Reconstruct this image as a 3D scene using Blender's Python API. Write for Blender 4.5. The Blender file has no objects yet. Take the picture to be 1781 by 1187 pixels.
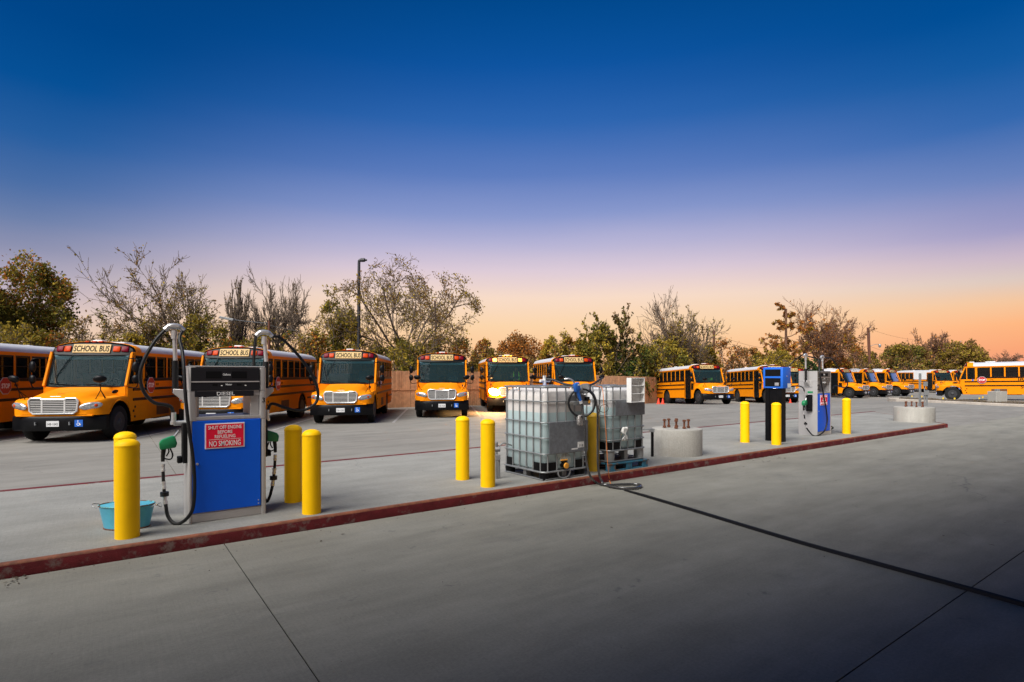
import bpy, bmesh, math, random
import numpy as np
from mathutils import Vector, Matrix

sc = bpy.context.scene
C = sc.collection
R = math.radians
rnd = random.Random(7)

# ------------------------------------------------------------------ camera
F, CX, HY, HC = 967.0, 890.5, 652.0, 1.9
cam = bpy.data.cameras.new('camera')
cam.lens = 36.0 * F / 1781.0
cam.sensor_width = 36.0
cam.shift_y = (HY - 593.5) / 1781.0
cam.clip_end = 3000
cam_o = bpy.data.objects.new('camera', cam)
cam_o.location = (0, 0, HC)
cam_o.rotation_euler = (R(90), 0, 0)
C.objects.link(cam_o)
sc.camera = cam_o

# ------------------------------------------------------------------ sky
def lin(r, g, b):
    f = lambda c: (c / 255 / 12.92) if c <= 10.3 else ((c / 255 + 0.055) / 1.055) ** 2.4
    return (f(r), f(g), f(b), 1.0)

W = bpy.data.worlds.new('World')
sc.world = W
W.use_nodes = True
nt = W.node_tree
nt.nodes.clear()
def wn(t, **k):
    n = nt.nodes.new(t)
    for a, b in k.items():
        setattr(n, a, b)
    return n
wo = wn('ShaderNodeOutputWorld')
bg = wn('ShaderNodeBackground')
tc = wn('ShaderNodeTexCoord')
sx = wn('ShaderNodeSeparateXYZ')
nt.links.new(tc.outputs['Generated'], sx.inputs[0])
asn = wn('ShaderNodeMath', operation='ARCSINE')
nt.links.new(sx.outputs['Z'], asn.inputs[0])
el = wn('ShaderNodeMath', operation='MULTIPLY')
el.inputs[1].default_value = 180 / math.pi / 90.0
# faint uneven streaks of high haze, strongest low down
mpw = wn('ShaderNodeMapping')
mpw.inputs['Scale'].default_value = (2.2, 2.2, 15)
nt.links.new(tc.outputs['Generated'], mpw.inputs[0])
nzw = wn('ShaderNodeTexNoise')
nzw.inputs['Scale'].default_value = 1.6
nzw.inputs['Detail'].default_value = 5
nt.links.new(mpw.outputs[0], nzw.inputs['Vector'])
ofs = wn('ShaderNodeMath', operation='MULTIPLY_ADD')
nt.links.new(nzw.outputs['Fac'], ofs.inputs[0])
ofs.inputs[1].default_value = 0.012
ofs.inputs[2].default_value = -0.006
sm_ = wn('ShaderNodeMath', operation='ADD')
nt.links.new(asn.outputs[0], sm_.inputs[0])
nt.links.new(ofs.outputs[0], sm_.inputs[1])
nt.links.new(sm_.outputs[0], el.inputs[0])
def ramp(stops):
    r = wn('ShaderNodeValToRGB')
    e = r.color_ramp.elements
    while len(e) > 1:
        e.remove(e[-1])
    e[0].position, e[0].color = stops[0][0] / 90, lin(*stops[0][1])
    for p, c in stops[1:]:
        x = e.new(p / 90)
        x.color = lin(*c)
    nt.links.new(el.outputs[0], r.inputs[0])
    return r
SKY_COOL = [(0, (236, 198, 166)), (3, (238, 206, 180)), (4.8, (226, 202, 194)), (6.5, (196, 182, 194)), (8, (172, 166, 186)), (9.8, (142, 146, 176)),
            (12, (108, 128, 171)), (14.7, (74, 110, 166)), (18.2, (38, 94, 160)), (22, (6, 80, 150)), (26.5, (0, 70, 138)), (40, (4, 56, 112)), (90, (14, 42, 82))]
SKY_MID = [(0, (250, 186, 136)), (2.5, (253, 202, 152)), (5, (252, 214, 172)), (7.8, (248, 220, 200)), (10.5, (222, 204, 216)), (13.2, (184, 181, 214)),
           (16, (140, 155, 206)), (19.7, (98, 128, 193)), (24.3, (52, 106, 182)), (29, (20, 90, 171)), (34, (0, 80, 155)), (45, (4, 62, 122)), (90, (14, 42, 82))]
SKY_WARM = [(0, (240, 150, 122)), (2, (250, 162, 116)), (3.9, (255, 181, 127)), (5.5, (245, 197, 156)), (7.3, (218, 200, 192)), (9, (200, 182, 200)),
            (11, (156, 154, 196)), (15, (104, 130, 188)), (19, (50, 104, 175)), (23, (18, 90, 162)), (27, (0, 78, 150)), (40, (4, 60, 118)), (90, (14, 42, 82))]
r1, r2, r3 = ramp(SKY_COOL), ramp(SKY_WARM), ramp(SKY_MID)
def azmix(az, lo, hi, a_, b_):
    dt = wn('ShaderNodeVectorMath', operation='DOT_PRODUCT')
    nt.links.new(tc.outputs['Generated'], dt.inputs[0])
    dt.inputs[1].default_value = (math.sin(R(az)), math.cos(R(az)), 0)
    mr = wn('ShaderNodeMapRange', interpolation_type='SMOOTHSTEP')
    nt.links.new(dt.outputs['Value'], mr.inputs['Value'])
    mr.inputs['From Min'].default_value = lo
    mr.inputs['From Max'].default_value = hi
    mx = wn('ShaderNodeMix', data_type='RGBA')
    nt.links.new(mr.outputs[0], mx.inputs[0])
    nt.links.new(a_, mx.inputs[6])
    nt.links.new(b_, mx.inputs[7])
    return mx
mx = azmix(50, 0.15, 0.97, r1.outputs[0], r2.outputs[0])
mx = azmix(2, 0.70, 0.995, mx.outputs[2], r3.outputs[0])
nt.links.new(mx.outputs[2], bg.inputs['Color'])
bg.inputs['Strength'].default_value = 0.60
nt.links.new(bg.outputs[0], wo.inputs['Surface'])

# the soft after-sunset light of the open sky behind the camera
sl = bpy.data.lights.new('sun', 'SUN')
sl.energy = 4.2
sl.angle = R(50)
sl.color = (1.0, 0.965, 0.90)
so = bpy.data.objects.new('sun', sl)
sd = Vector((-0.60, -0.85, 1.2)).normalized()
so.rotation_euler = sd.to_track_quat('Z', 'Y').to_euler()
so.location = (0, -20, 30)
C.objects.link(so)

sc.view_settings.view_transform = 'Standard'
sc.view_settings.look = 'None'
sc.view_settings.exposure = 0.737
sc.view_settings.gamma = 1
sc.view_settings.use_curve_mapping = False

# ------------------------------------------------------------------ geometry helpers
U = Vector((0.8086, 0.5884, 0)).normalized()      # along the kerb
N = Vector((-U.y, U.x, 0))                        # across the island
AZ = math.atan2(U.y, U.x)

def wp(px, py, Y):
    return Vector(((px - CX) / F * Y, Y, HC - (py - HY) / F * Y))
def gp(px, py, z=0.0):
    Y = (HC - z) * F / (py - HY)
    return Vector(((px - CX) / F * Y, Y, z))
def smooth(a, b, x):
    t = min(1, max(0, (x - a) / (b - a)))
    return t * t * (3 - 2 * t)
def gz(x, y):
    s = y - 0.35 * max(0.0, x - 15)
    return -0.42 * smooth(33, 46, s)
def un(u, n, z=0.0):
    p = U * u + N * n
    return Vector((p.x, p.y, z))

def cr(pts, k=6):
    P = [Vector(p) for p in pts]
    P = [P[0] * 2 - P[1]] + P + [P[-1] * 2 - P[-2]]
    out = []
    for i in range(1, len(P) - 2):
        a, b, c, d = P[i - 1], P[i], P[i + 1], P[i + 2]
        for j in range(k):
            t = j / k
            out.append(0.5 * ((2 * b) + (c - a) * t + (2 * a - 5 * b + 4 * c - d) * t * t + (3 * b - a - 3 * c + d) * t ** 3))
    out.append(P[-2])
    return out

class MB:
    def __init__(s):
        s.v, s.f, s.m, s.cur = [], [], [], 0
    def add(s, vs, fs):
        b = len(s.v)
        s.v += [tuple(v) for v in vs]
        for f in fs:
            s.f.append([i + b for i in f])
            s.m.append(s.cur)
        return s
    def box(s, x0, x1, y0, y1, z0, z1):
        return s.add([(x, y, z) for z in (z0, z1) for y in (y0, y1) for x in (x0, x1)],
                     [(0, 2, 3, 1), (4, 5, 7, 6), (0, 1, 5, 4), (2, 6, 7, 3), (0, 4, 6, 2), (1, 3, 7, 5)])
    def obox(s, c, size, M=None):
        M = M or Matrix.Identity(3)
        c = Vector(c)
        h = Vector(size) / 2
        vs = [c + M @ Vector((x * h.x, y * h.y, z * h.z)) for z in (-1, 1) for y in (-1, 1) for x in (-1, 1)]
        return s.add(vs, [(0, 2, 3, 1), (4, 5, 7, 6), (0, 1, 5, 4), (2, 6, 7, 3), (0, 4, 6, 2), (1, 3, 7, 5)])
    def bar(s, p0, p1, w, h):
        p0, p1 = Vector(p0), Vector(p1)
        d = p1 - p0
        z = d.normalized()
        x = z.orthogonal() if abs(z.z) > 0.999 else Vector((0, 0, 1)).cross(z).normalized()
        y = z.cross(x).normalized()
        x = y.cross(z).normalized()
        return s.obox((p0 + p1) / 2, (w, h, d.length), Matrix((x, y, z)).transposed())
    def tube(s, pts, r, n=8, closed=False, caps=True):
        P = [Vector(p) for p in pts]
        m = len(P)
        rs = r if isinstance(r, (list, tuple)) else [r] * m
        T = []
        for i in range(m):
            a = P[(i - 1) % m] if (closed or i > 0) else P[i]
            b = P[(i + 1) % m] if (closed or i < m - 1) else P[i]
            T.append((b - a).normalized())
        x = T[0].orthogonal().normalized()
        vs = []
        for i in range(m):
            x = (x - T[i] * x.dot(T[i]))
            x = x.normalized() if x.length > 1e-6 else T[i].orthogonal().normalized()
            y = T[i].cross(x)
            for j in range(n):
                a = 2 * math.pi * j / n
                vs.append(P[i] + (x * math.cos(a) + y * math.sin(a)) * rs[i])
        fs = []
        for i in range(m if closed else m - 1):
            k = (i + 1) % m
            for j in range(n):
                fs.append((i * n + j, i * n + (j + 1) % n, k * n + (j + 1) % n, k * n + j))
        if caps and not closed:
            fs += [tuple(range(n))[::-1], tuple((m - 1) * n + j for j in range(n))]
        return s.add(vs, fs)
    def lathe(s, prof, c=(0, 0, 0), M=None, n=20, sx=1, sy=1):
        M = M or Matrix.Identity(3)
        c = Vector(c)
        vs, fs = [], []
        for r, z in prof:
            for j in range(n):
                a = 2 * math.pi * j / n
                vs.append(c + M @ Vector((r * math.cos(a) * sx, r * math.sin(a) * sy, z)))
        for i in range(len(prof) - 1):
            for j in range(n):
                fs.append((i * n + j, i * n + (j + 1) % n, (i + 1) * n + (j + 1) % n, (i + 1) * n + j))
        if prof[0][0] > 1e-4:
            fs.append(tuple(range(n))[::-1])
        if prof[-1][0] > 1e-4:
            fs.append(tuple((len(prof) - 1) * n + j for j in range(n)))
        return s.add(vs, fs)
    def cyl(s, p0, p1, r, n=12, r2=None):
        return s.tube([p0, p1], [r, r if r2 is None else r2], n)
    def loft(s, secs, closed=False, caps=False):
        n = len(secs[0])
        vs = [p for q in secs for p in q]
        fs = []
        for i in range(len(secs) - 1):
            for j in range(n if closed else n - 1):
                fs.append((i * n + j, i * n + (j + 1) % n, (i + 1) * n + (j + 1) % n, (i + 1) * n + j))
        if caps:
            fs += [tuple(range(n))[::-1], tuple((len(secs) - 1) * n + j for j in range(n))]
        return s.add(vs, fs)
    def ext(s, pts, vec):
        n = len(pts)
        v = Vector(vec)
        P = [Vector(p) for p in pts]
        fs = [tuple(range(n))[::-1], tuple(range(n, 2 * n))] + [(i, (i + 1) % n, n + (i + 1) % n, n + i) for i in range(n)]
        return s.add(P + [p + v for p in P], fs)
    def ell(s, c, rad, M=None, nu=14, nv=8):
        prof = [(math.cos(a), math.sin(a)) for a in [(-0.5 + i / nv) * math.pi for i in range(nv + 1)]]
        M = (M or Matrix.Identity(3)) @ Matrix.Diagonal(Vector(rad))
        return s.lathe([(max(0.0002, r), z) for r, z in prof], c, M, nu)
    def build(s, name, mats, parent=None, bevel=0, seg=1, ang=35, M=None):
        me = bpy.data.meshes.new(name)
        me.from_pydata(s.v, [], s.f)
        bm = bmesh.new()
        bm.from_mesh(me)
        for f, m in zip(bm.faces, s.m):
            f.material_index = m
        bmesh.ops.recalc_face_normals(bm, faces=bm.faces)
        if bevel:
            es = [e for e in bm.edges if len(e.link_faces) == 2 and e.calc_face_angle(0) > R(30)]
            bmesh.ops.bevel(bm, geom=es, offset=bevel, segments=seg, affect='EDGES', profile=0.5, clamp_overlap=True)
        bm.to_mesh(me)
        bm.free()
        if M:
            me.transform(M)
        me.polygons.foreach_set('use_smooth', [True] * len(me.polygons))
        me.set_sharp_from_angle(angle=R(ang))
        for m in (mats if isinstance(mats, (list, tuple)) else [mats]):
            me.materials.append(m)
        return link(name, me, parent)

def link(name, me, parent=None):
    o = bpy.data.objects.new(name, me)
    C.objects.link(o)
    if parent:
        o.parent = parent
    return o
def tag(o, label, cat, group=None):
    o['label'] = label
    o['category'] = cat
    if group:
        o['group'] = group
    return o
def thing(name, label, cat, loc=(0, 0, 0), rz=0.0, group=None):
    o = bpy.data.objects.new(name, None)
    o.empty_display_size = 0.2
    C.objects.link(o)
    o.location = loc
    o.rotation_euler = (0, 0, rz)
    return tag(o, label, cat, group)
def struct(o):
    o['kind'] = 'structure'
    return o
def stuff(o):
    o['kind'] = 'stuff'
    return o
KIDS = {}
def dup(src, label=None, parent=None):
    kids = [k for k in src.children]
    c = src.copy()
    C.objects.link(c)
    if parent:
        c.parent = parent
    if label:
        c['label'] = label
    for k in kids:
        dup(k, None, c)
    return c
def piece(name, me, parent, loc=(0, 0, 0), rot=(0, 0, 0)):
    o = link(name, me, parent)
    o.location = loc
    o.rotation_euler = rot
    return o

_tx = {}
def text(name, s, w, h, mat, parent, M, depth=0.004, bold=0.0):
    """flat raised lettering, fitted to w x h, centred on the origin of M"""
    cu = bpy.data.curves.new(name, 'FONT')
    cu.body = s
    cu.align_x = 'CENTER'
    cu.align_y = 'CENTER'
    cu.extrude = 0.02
    cu.offset = bold
    cu.resolution_u = 3
    cu.space_line = 1.05
    o = bpy.data.objects.new(name, cu)
    me = bpy.data.meshes.new_from_object(o)
    bpy.data.objects.remove(o)
    bpy.data.curves.remove(cu)
    co = np.empty(len(me.vertices) * 3, np.float32)
    me.vertices.foreach_get('co', co)
    co = co.reshape(-1, 3)
    lo, hi = co.min(0), co.max(0)
    sc_ = np.array([w / (hi[0] - lo[0]), h / (hi[1] - lo[1]), depth / max(1e-6, hi[2] - lo[2])])
    co = (co - (lo + hi) / 2) * sc_
    me.vertices.foreach_set('co', co.ravel())
    me.name = name
    me.transform(M)
    me.materials.clear()
    me.materials.append(mat)
    return link(name, me, parent)
def face_m(c, xdir, up=(0, 0, 1)):
    x = Vector(xdir).normalized()
    y = Vector(up).normalized()
    z = x.cross(y).normalized()
    m = Matrix((x, y, z)).transposed().to_4x4()
    m.translation = Vector(c)
    return m

# ------------------------------------------------------------------ materials
def pm(name, col, rough=0.5, metal=0.0, var=0.10, scale=6.0, bump=0.0, bscale=60.0, coat=0.0, dirt=None, dscale=2.5, dlo=0.52, dhi=0.75, spec=0.5):
    m = bpy.data.materials.new(name)
    m.use_nodes = True
    t = m.node_tree
    b = t.nodes['Principled BSDF']
    L = t.links.new
    b.inputs['Roughness'].default_value = rough
    b.inputs['Metallic'].default_value = metal
    b.inputs['Specular IOR Level'].default_value = spec
    if coat:
        b.inputs['Coat Weight'].default_value = coat
        b.inputs['Coat Roughness'].default_value = 0.08
    g = t.nodes.new('ShaderNodeNewGeometry')
    n1 = t.nodes.new('ShaderNodeTexNoise')
    n1.inputs['Scale'].default_value = scale
    n1.inputs['Detail'].default_value = 6
    n1.inputs['Roughness'].default_value = 0.65
    L(g.outputs['Position'], n1.inputs['Vector'])
    mp = t.nodes.new('ShaderNodeMapRange')
    mp.inputs['From Min'].default_value = 0.3
    mp.inputs['From Max'].default_value = 0.7
    mp.inputs['To Min'].default_value = 1 - var
    mp.inputs['To Max'].default_value = 1 + var
    L(n1.outputs['Fac'], mp.inputs['Value'])
    vm = t.nodes.new('ShaderNodeVectorMath')
    vm.operation = 'SCALE'
    vm.inputs[0].default_value = col[:3]
    L(mp.outputs[0], vm.inputs['Scale'])
    out = vm.outputs[0]
    if dirt:
        n2 = t.nodes.new('ShaderNodeTexNoise')
        n2.inputs['Scale'].default_value = dscale
        n2.inputs['Detail'].default_value = 9
        n2.inputs['Roughness'].default_value = 0.7
        L(g.outputs['Position'], n2.inputs['Vector'])
        m2 = t.nodes.new('ShaderNodeMapRange')
        m2.inputs['From Min'].default_value = dlo
        m2.inputs['From Max'].default_value = dhi
        L(n2.outputs['Fac'], m2.inputs['Value'])
        mi = t.nodes.new('ShaderNodeMix')
        mi.data_type = 'RGBA'
        L(m2.outputs[0], mi.inputs[0])
        L(out, mi.inputs[6])
        mi.inputs[7].default_value = tuple(dirt[:3]) + (1,)
        out = mi.outputs[2]
    L(out, b.inputs['Base Color'])
    mr_ = t.nodes.new('ShaderNodeMapRange')
    mr_.inputs['To Min'].default_value = max(0.02, rough - 0.08)
    mr_.inputs['To Max'].default_value = min(1, rough + 0.10)
    L(n1.outputs['Fac'], mr_.inputs['Value'])
    L(mr_.outputs[0], b.inputs['Roughness'])
    if bump:
        n3 = t.nodes.new('ShaderNodeTexNoise')
        n3.inputs['Scale'].default_value = bscale
        n3.inputs['Detail'].default_value = 5
        L(g.outputs['Position'], n3.inputs['Vector'])
        bp = t.nodes.new('ShaderNodeBump')
        bp.inputs['Strength'].default_value = bump
        bp.inputs['Distance'].default_value = 0.01
        L(n3.outputs['Fac'], bp.inputs['Height'])
        L(bp.outputs[0], b.inputs['Normal'])
    return m

def glass(name, tint, amount, rough=0.03, ior=1.5, dif=(0.02, 0.024, 0.026)):
    """window glass: a tinted clear pane under a mirror-like surface"""
    m = bpy.data.materials.new(name)
    m.use_nodes = True
    t = m.node_tree
    t.nodes.remove(t.nodes['Principled BSDF'])
    o = t.nodes['Material Output']
    tr = t.nodes.new('ShaderNodeBsdfTransparent')
    tr.inputs[0].default_value = tuple(tint) + (1,)
    df = t.nodes.new('ShaderNodeBsdfDiffuse')
    df.inputs[0].default_value = tuple(dif) + (1,)
    m1 = t.nodes.new('ShaderNodeMixShader')
    m1.inputs[0].default_value = amount
    t.links.new(tr.outputs[0], m1.inputs[1])
    t.links.new(df.outputs[0], m1.inputs[2])
    gl = t.nodes.new('ShaderNodeBsdfGlossy')
    gl.inputs['Roughness'].default_value = rough
    fr = t.nodes.new('ShaderNodeFresnel')
    fr.inputs[0].default_value = ior
    m2 = t.nodes.new('ShaderNodeMixShader')
    t.links.new(fr.outputs[0], m2.inputs[0])
    t.links.new(m1.outputs[0], m2.inputs[1])
    t.links.new(gl.outputs[0], m2.inputs[2])
    t.links.new(m2.outputs[0], o.inputs[0])
    return m
def emit(name, col, s):
    m = bpy.data.materials.new(name)
    m.use_nodes = True
    b = m.node_tree.nodes['Principled BSDF']
    b.inputs['Base Color'].default_value = tuple(col) + (1,)
    b.inputs['Emission Color'].default_value = tuple(col) + (1,)
    b.inputs['Emission Strength'].default_value = s
    return m

def concrete(name, base, stain, streak=0.5, scale=1.0, broom=None, rough=0.8, dark=0.55):
    m = bpy.data.materials.new(name)
    m.use_nodes = True
    t = m.node_tree
    b = t.nodes['Principled BSDF']
    b.inputs['Specular IOR Level'].default_value = 0.35
    L = t.links.new
    g = t.nodes.new('ShaderNodeNewGeometry')
    rot = t.nodes.new('ShaderNodeMapping')
    rot.inputs['Rotation'].default_value = (0, 0, -AZ)
    L(g.outputs['Position'], rot.inputs[0])
    def noise(sc3, detail, rg=0.6, src=rot):
        mp = t.nodes.new('ShaderNodeMapping')
        mp.inputs['Scale'].default_value = sc3
        L(src.outputs[0], mp.inputs[0])
        n = t.nodes.new('ShaderNodeTexNoise')
        n.inputs['Scale'].default_value = 1
        n.inputs['Detail'].default_value = detail
        n.inputs['Roughness'].default_value = rg
        L(mp.outputs[0], n.inputs['Vector'])
        return n.outputs['Fac']
    def rng(x, a, b_, lo, hi):
        r = t.nodes.new('ShaderNodeMapRange')
        r.inputs['From Min'].default_value = a
        r.inputs['From Max'].default_value = b_
        r.inputs['To Min'].default_value = lo
        r.inputs['To Max'].default_value = hi
        L(x, r.inputs['Value'])
        return r.outputs[0]
    def mul(a, b_):
        x = t.nodes.new('ShaderNodeMath')
        x.operation = 'MULTIPLY'
        L(a, x.inputs[0])
        L(b_, x.inputs[1])
        return x.outputs[0]
    big = rng(noise((0.22 * scale, 0.30 * scale, 0.3), 9, 0.7), 0.30, 0.70, 0.84, 1.14)
    mid = rng(noise((0.9, 2.2, 1), 6), 0.3, 0.7, 0.88, 1.10)
    fine = rng(noise((40, 55, 40), 3), 0.25, 0.75, 0.86, 1.14)
    grit = rng(noise((160, 160, 160), 2), 0.2, 0.8, 0.88, 1.12)
    bro = rng(noise((150, 2.0, 2) if broom != 'u' else (2.0, 150, 2), 3), 0.25, 0.75, 0.93, 1.07)
    st = rng(noise((0.16, 1.4, 1), 10, 0.75), 0.45, 0.75, 1.0, 1 - 0.32 * streak)
    v = mul(mul(mul(big, mid), mul(fine, bro)), mul(st, grit))
    vm = t.nodes.new('ShaderNodeVectorMath')
    vm.operation = 'SCALE'
    vm.inputs[0].default_value = base
    L(v, vm.inputs['Scale'])
    # oil spots and drips
    vo = t.nodes.new('ShaderNodeTexVoronoi')
    vo.inputs['Scale'].default_value = 2.1
    dist = t.nodes.new('ShaderNodeVectorMath')
    dist.operation = 'ADD'
    nn = t.nodes.new('ShaderNodeTexNoise')
    nn.inputs['Scale'].default_value = 3.2
    nn.inputs['Detail'].default_value = 4
    L(rot.outputs[0], nn.inputs['Vector'])
    L(rot.outputs[0], dist.inputs[0])
    L(nn.outputs['Color'], dist.inputs[1])
    L(dist.outputs[0], vo.inputs['Vector'])
    spot = rng(vo.outputs['Distance'], 0.03, 0.16, dark, 0.0)
    patch = rng(noise((0.35, 0.6, 1), 12, 0.78), 0.55, 0.72, 0.0, 0.5)
    mxx = t.nodes.new('ShaderNodeMath')
    mxx.operation = 'MAXIMUM'
    L(mul(spot, rng(noise((0.5, 0.5, 1), 2), 0.44, 0.54, 0, 1)), mxx.inputs[0])
    L(patch, mxx.inputs[1])
    mi = t.nodes.new('ShaderNodeMix')
    mi.data_type = 'RGBA'
    # hairline cracks
    vc = t.nodes.new('ShaderNodeTexVoronoi')
    vc.feature = 'DISTANCE_TO_EDGE'
    vc.inputs['Scale'].default_value = 0.16
    d2 = t.nodes.new('ShaderNodeVectorMath')
    d2.operation = 'MULTIPLY_ADD'
    n2 = t.nodes.new('ShaderNodeTexNoise')
    n2.inputs['Scale'].default_value = 0.9
    n2.inputs['Detail'].default_value = 8
    L(rot.outputs[0], n2.inputs['Vector'])
    L(n2.outputs['Color'], d2.inputs[0])
    d2.inputs[1].default_value = (1.6, 1.6, 0)
    L(rot.outputs[0], d2.inputs[2])
    L(d2.outputs[0], vc.inputs['Vector'])
    crk = mul(rng(vc.outputs['Distance'], 0.0008, 0.0022, 0.7, 0.0), rng(noise((0.12, 0.12, 1), 2), 0.50, 0.56, 0, 1))
    mx3 = t.nodes.new('ShaderNodeMath')
    mx3.operation = 'MAXIMUM'
    L(mxx.outputs[0], mx3.inputs[0])
    L(crk, mx3.inputs[1])
    mxx = mx3
    L(mxx.outputs[0], mi.inputs[0])
    L(vm.outputs[0], mi.inputs[6])
    mi.inputs[7].default_value = tuple(stain) + (1,)
    L(mi.outputs[2], b.inputs['Base Color'])
    L(rng(mid, 0.8, 1.1, rough + 0.1, rough - 0.1), b.inputs['Roughness'])
    bp = t.nodes.new('ShaderNodeBump')
    bp.inputs['Strength'].default_value = 0.35
    bp.inputs['Distance'].default_value = 0.004
    L(mul(fine, bro), bp.inputs['Height'])
    L(bp.outputs[0], b.inputs['Normal'])
    return m

def leafmat(name, col, tr=0.35):
    m = bpy.data.materials.new(name)
    m.use_nodes = True
    t = m.node_tree
    t.nodes.remove(t.nodes['Principled BSDF'])
    o = t.nodes['Material Output']
    g = t.nodes.new('ShaderNodeNewGeometry')
    mp = t.nodes.new('ShaderNodeMapRange')
    mp.inputs['To Min'].default_value = 0.45
    mp.inputs['To Max'].default_value = 1.5
    t.links.new(g.outputs['Random Per Island'], mp.inputs['Value'])
    vm = t.nodes.new('ShaderNodeVectorMath')
    vm.operation = 'SCALE'
    vm.inputs[0].default_value = col
    t.links.new(mp.outputs[0], vm.inputs['Scale'])
    d = t.nodes.new('ShaderNodeBsdfDiffuse')
    tl = t.nodes.new('ShaderNodeBsdfTranslucent')
    ms = t.nodes.new('ShaderNodeMixShader')
    ms.inputs[0].default_value = tr
    t.links.new(vm.outputs[0], d.inputs[0])
    t.links.new(vm.outputs[0], tl.inputs[0])
    t.links.new(d.outputs[0], ms.inputs[1])
    t.links.new(tl.outputs[0], ms.inputs[2])
    t.links.new(ms.outputs[0], o.inputs[0])
    return m

M = {}
M['lane'] = concrete('lane_concrete', (0.222, 0.214, 0.184), (0.085, 0.085, 0.085), 0.75, 1.0)
M['isle'] = concrete('island_concrete', (0.238, 0.235, 0.218), (0.15, 0.15, 0.145), 0.3, 1.4, dark=0.3)
M['lot'] = concrete('lot_concrete', (0.208, 0.198, 0.180), (0.13, 0.127, 0.12), 0.8, 0.6, 'u', dark=0.3)
M['foot'] = concrete('footing_concrete', (0.34, 0.325, 0.295), (0.26, 0.22, 0.18), 0.2, 6.0, dark=0.3)
M['kerb'] = pm('kerb_red_paint', (0.115, 0.014, 0.017), 0.7, 0, 0.35, 5, 0.5, 80, dirt=(0.15, 0.10, 0.09), dscale=6, dlo=0.54, dhi=0.66, spec=0.2)
M['rustedge'] = pm('kerb_rusty_edge', (0.19, 0.06, 0.028), 0.7, 0, 0.5, 12, 0.4, 90, dirt=(0.10, 0.03, 0.025), dscale=5)
M['yellow'] = pm('bus_yellow_paint', (0.78, 0.235, 0.003), 0.5, 0, 0.05, 2.5, spec=0.07, dirt=(0.50, 0.22, 0.03), dscale=1.5, dlo=0.62, dhi=0.9)
M['black'] = pm('black_painted_metal', (0.005, 0.005, 0.006), 0.32, 0, 0.3, 6, spec=0.15)
M['rubber'] = pm('tyre_rubber', (0.011, 0.011, 0.011), 0.8, 0, 0.35, 14, 0.3, 60, spec=0.2)
M['hose'] = pm('black_hose_rubber', (0.007, 0.007, 0.008), 0.45, 0, 0.3, 20, 0.2, 120, spec=0.35)
M['rim'] = pm('dark_steel_wheel', (0.03, 0.03, 0.033), 0.5, 0.3, 0.3, 12)
M['white'] = pm('white_painted_metal', (0.60, 0.60, 0.61), 0.4, 0, 0.06, 4)
M['roof'] = pm('white_bus_roof', (0.50, 0.50, 0.53), 0.45, 0, 0.08, 3, dirt=(0.45, 0.45, 0.46), dscale=3)
M['chrome'] = pm('bright_grille_metal', (0.74, 0.74, 0.73), 0.28, 0.55, 0.05, 6)
M['cream'] = pm('cream_sign_face', (0.56, 0.39, 0.17), 0.5, 0, 0.05, 6, spec=0.2)
M['red'] = pm('red_lamp_lens', (0.13, 0.003, 0.012), 0.3, 0, 0.25, 12, spec=0.12)
M['amber'] = pm('amber_lamp_lens', (0.46, 0.045, 0.004), 0.3, 0, 0.25, 12, spec=0.12)
M['stop'] = pm('red_sign_face', (0.42, 0.012, 0.02), 0.4, 0, 0.05, 6)
M['wtext'] = pm('white_lettering', (0.88, 0.88, 0.88), 0.5, 0, 0.03, 6)
M['btext'] = pm('black_lettering', (0.004, 0.004, 0.004), 0.6, 0, 0.03, 6, spec=0.1)
M['blue_sticker'] = pm('blue_sticker', (0.02, 0.13, 0.55), 0.4, 0, 0.05, 6)
M['lens'] = pm('clear_headlamp_lens', (0.40, 0.41, 0.43), 0.12, 0.5, 0.6, 22, coat=0.8)
M['wind'] = glass('windscreen_glass', (0.38, 0.58, 0.62), 0.34, ior=1.10, dif=(0.03, 0.06, 0.07))
M['pane'] = glass('side_window_glass', (0.30, 0.32, 0.33), 0.30, ior=1.3)
M['inner'] = pm('bus_interior_grey', (0.10, 0.13, 0.14), 0.7, 0, 0.1, 5)
M['seat'] = pm('teal_seat_vinyl', (0.10, 0.19, 0.22), 0.5, 0, 0.1, 5)
M['dark'] = pm('dark_recess', (0.004, 0.004, 0.005), 0.6, 0, 0.2, 5, spec=0.15)
M['bollard'] = pm('yellow_bollard_sleeve', (0.97, 0.56, 0.002), 0.5, 0, 0.05, 3, dirt=(0.45, 0.25, 0.03), dscale=4, dlo=0.64, dhi=0.9, spec=0.15)
M['bollard2'] = pm('mustard_bollard_paint', (0.55, 0.33, 0.012), 0.5, 0, 0.12, 4, dirt=(0.3, 0.18, 0.03), dscale=5, dlo=0.6)
M['silver'] = pm('silver_dispenser_panel', (0.47, 0.455, 0.45), 0.38, 0.35, 0.05, 3, dirt=(0.36, 0.34, 0.33), dscale=2, dlo=0.55, dhi=0.85)
M['pblue'] = pm('blue_dispenser_panel', (0.001, 0.105, 0.72), 0.45, 0, 0.06, 2.5, spec=0.25)
M['kblue'] = pm('bright_blue_kiosk', (0.012, 0.13, 0.62), 0.4, 0, 0.05, 3)
M['headb'] = pm('black_display_panel', (0.010, 0.010, 0.014), 0.35, 0, 0.1, 4, spec=0.3)
M['headg'] = pm('taupe_display_panel', (0.12, 0.105, 0.095), 0.4, 0, 0.1, 4)
M['alu'] = pm('brushed_aluminium', (0.62, 0.62, 0.63), 0.3, 0.7, 0.08, 20)
M['green'] = pm('green_nozzle_cover', (0.008, 0.20, 0.075), 0.4, 0, 0.12, 12)
M['redsign'] = pm('red_warning_sign', (0.86, 0.012, 0.05), 0.5, 0, 0.04, 4, spec=0.15)
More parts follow.
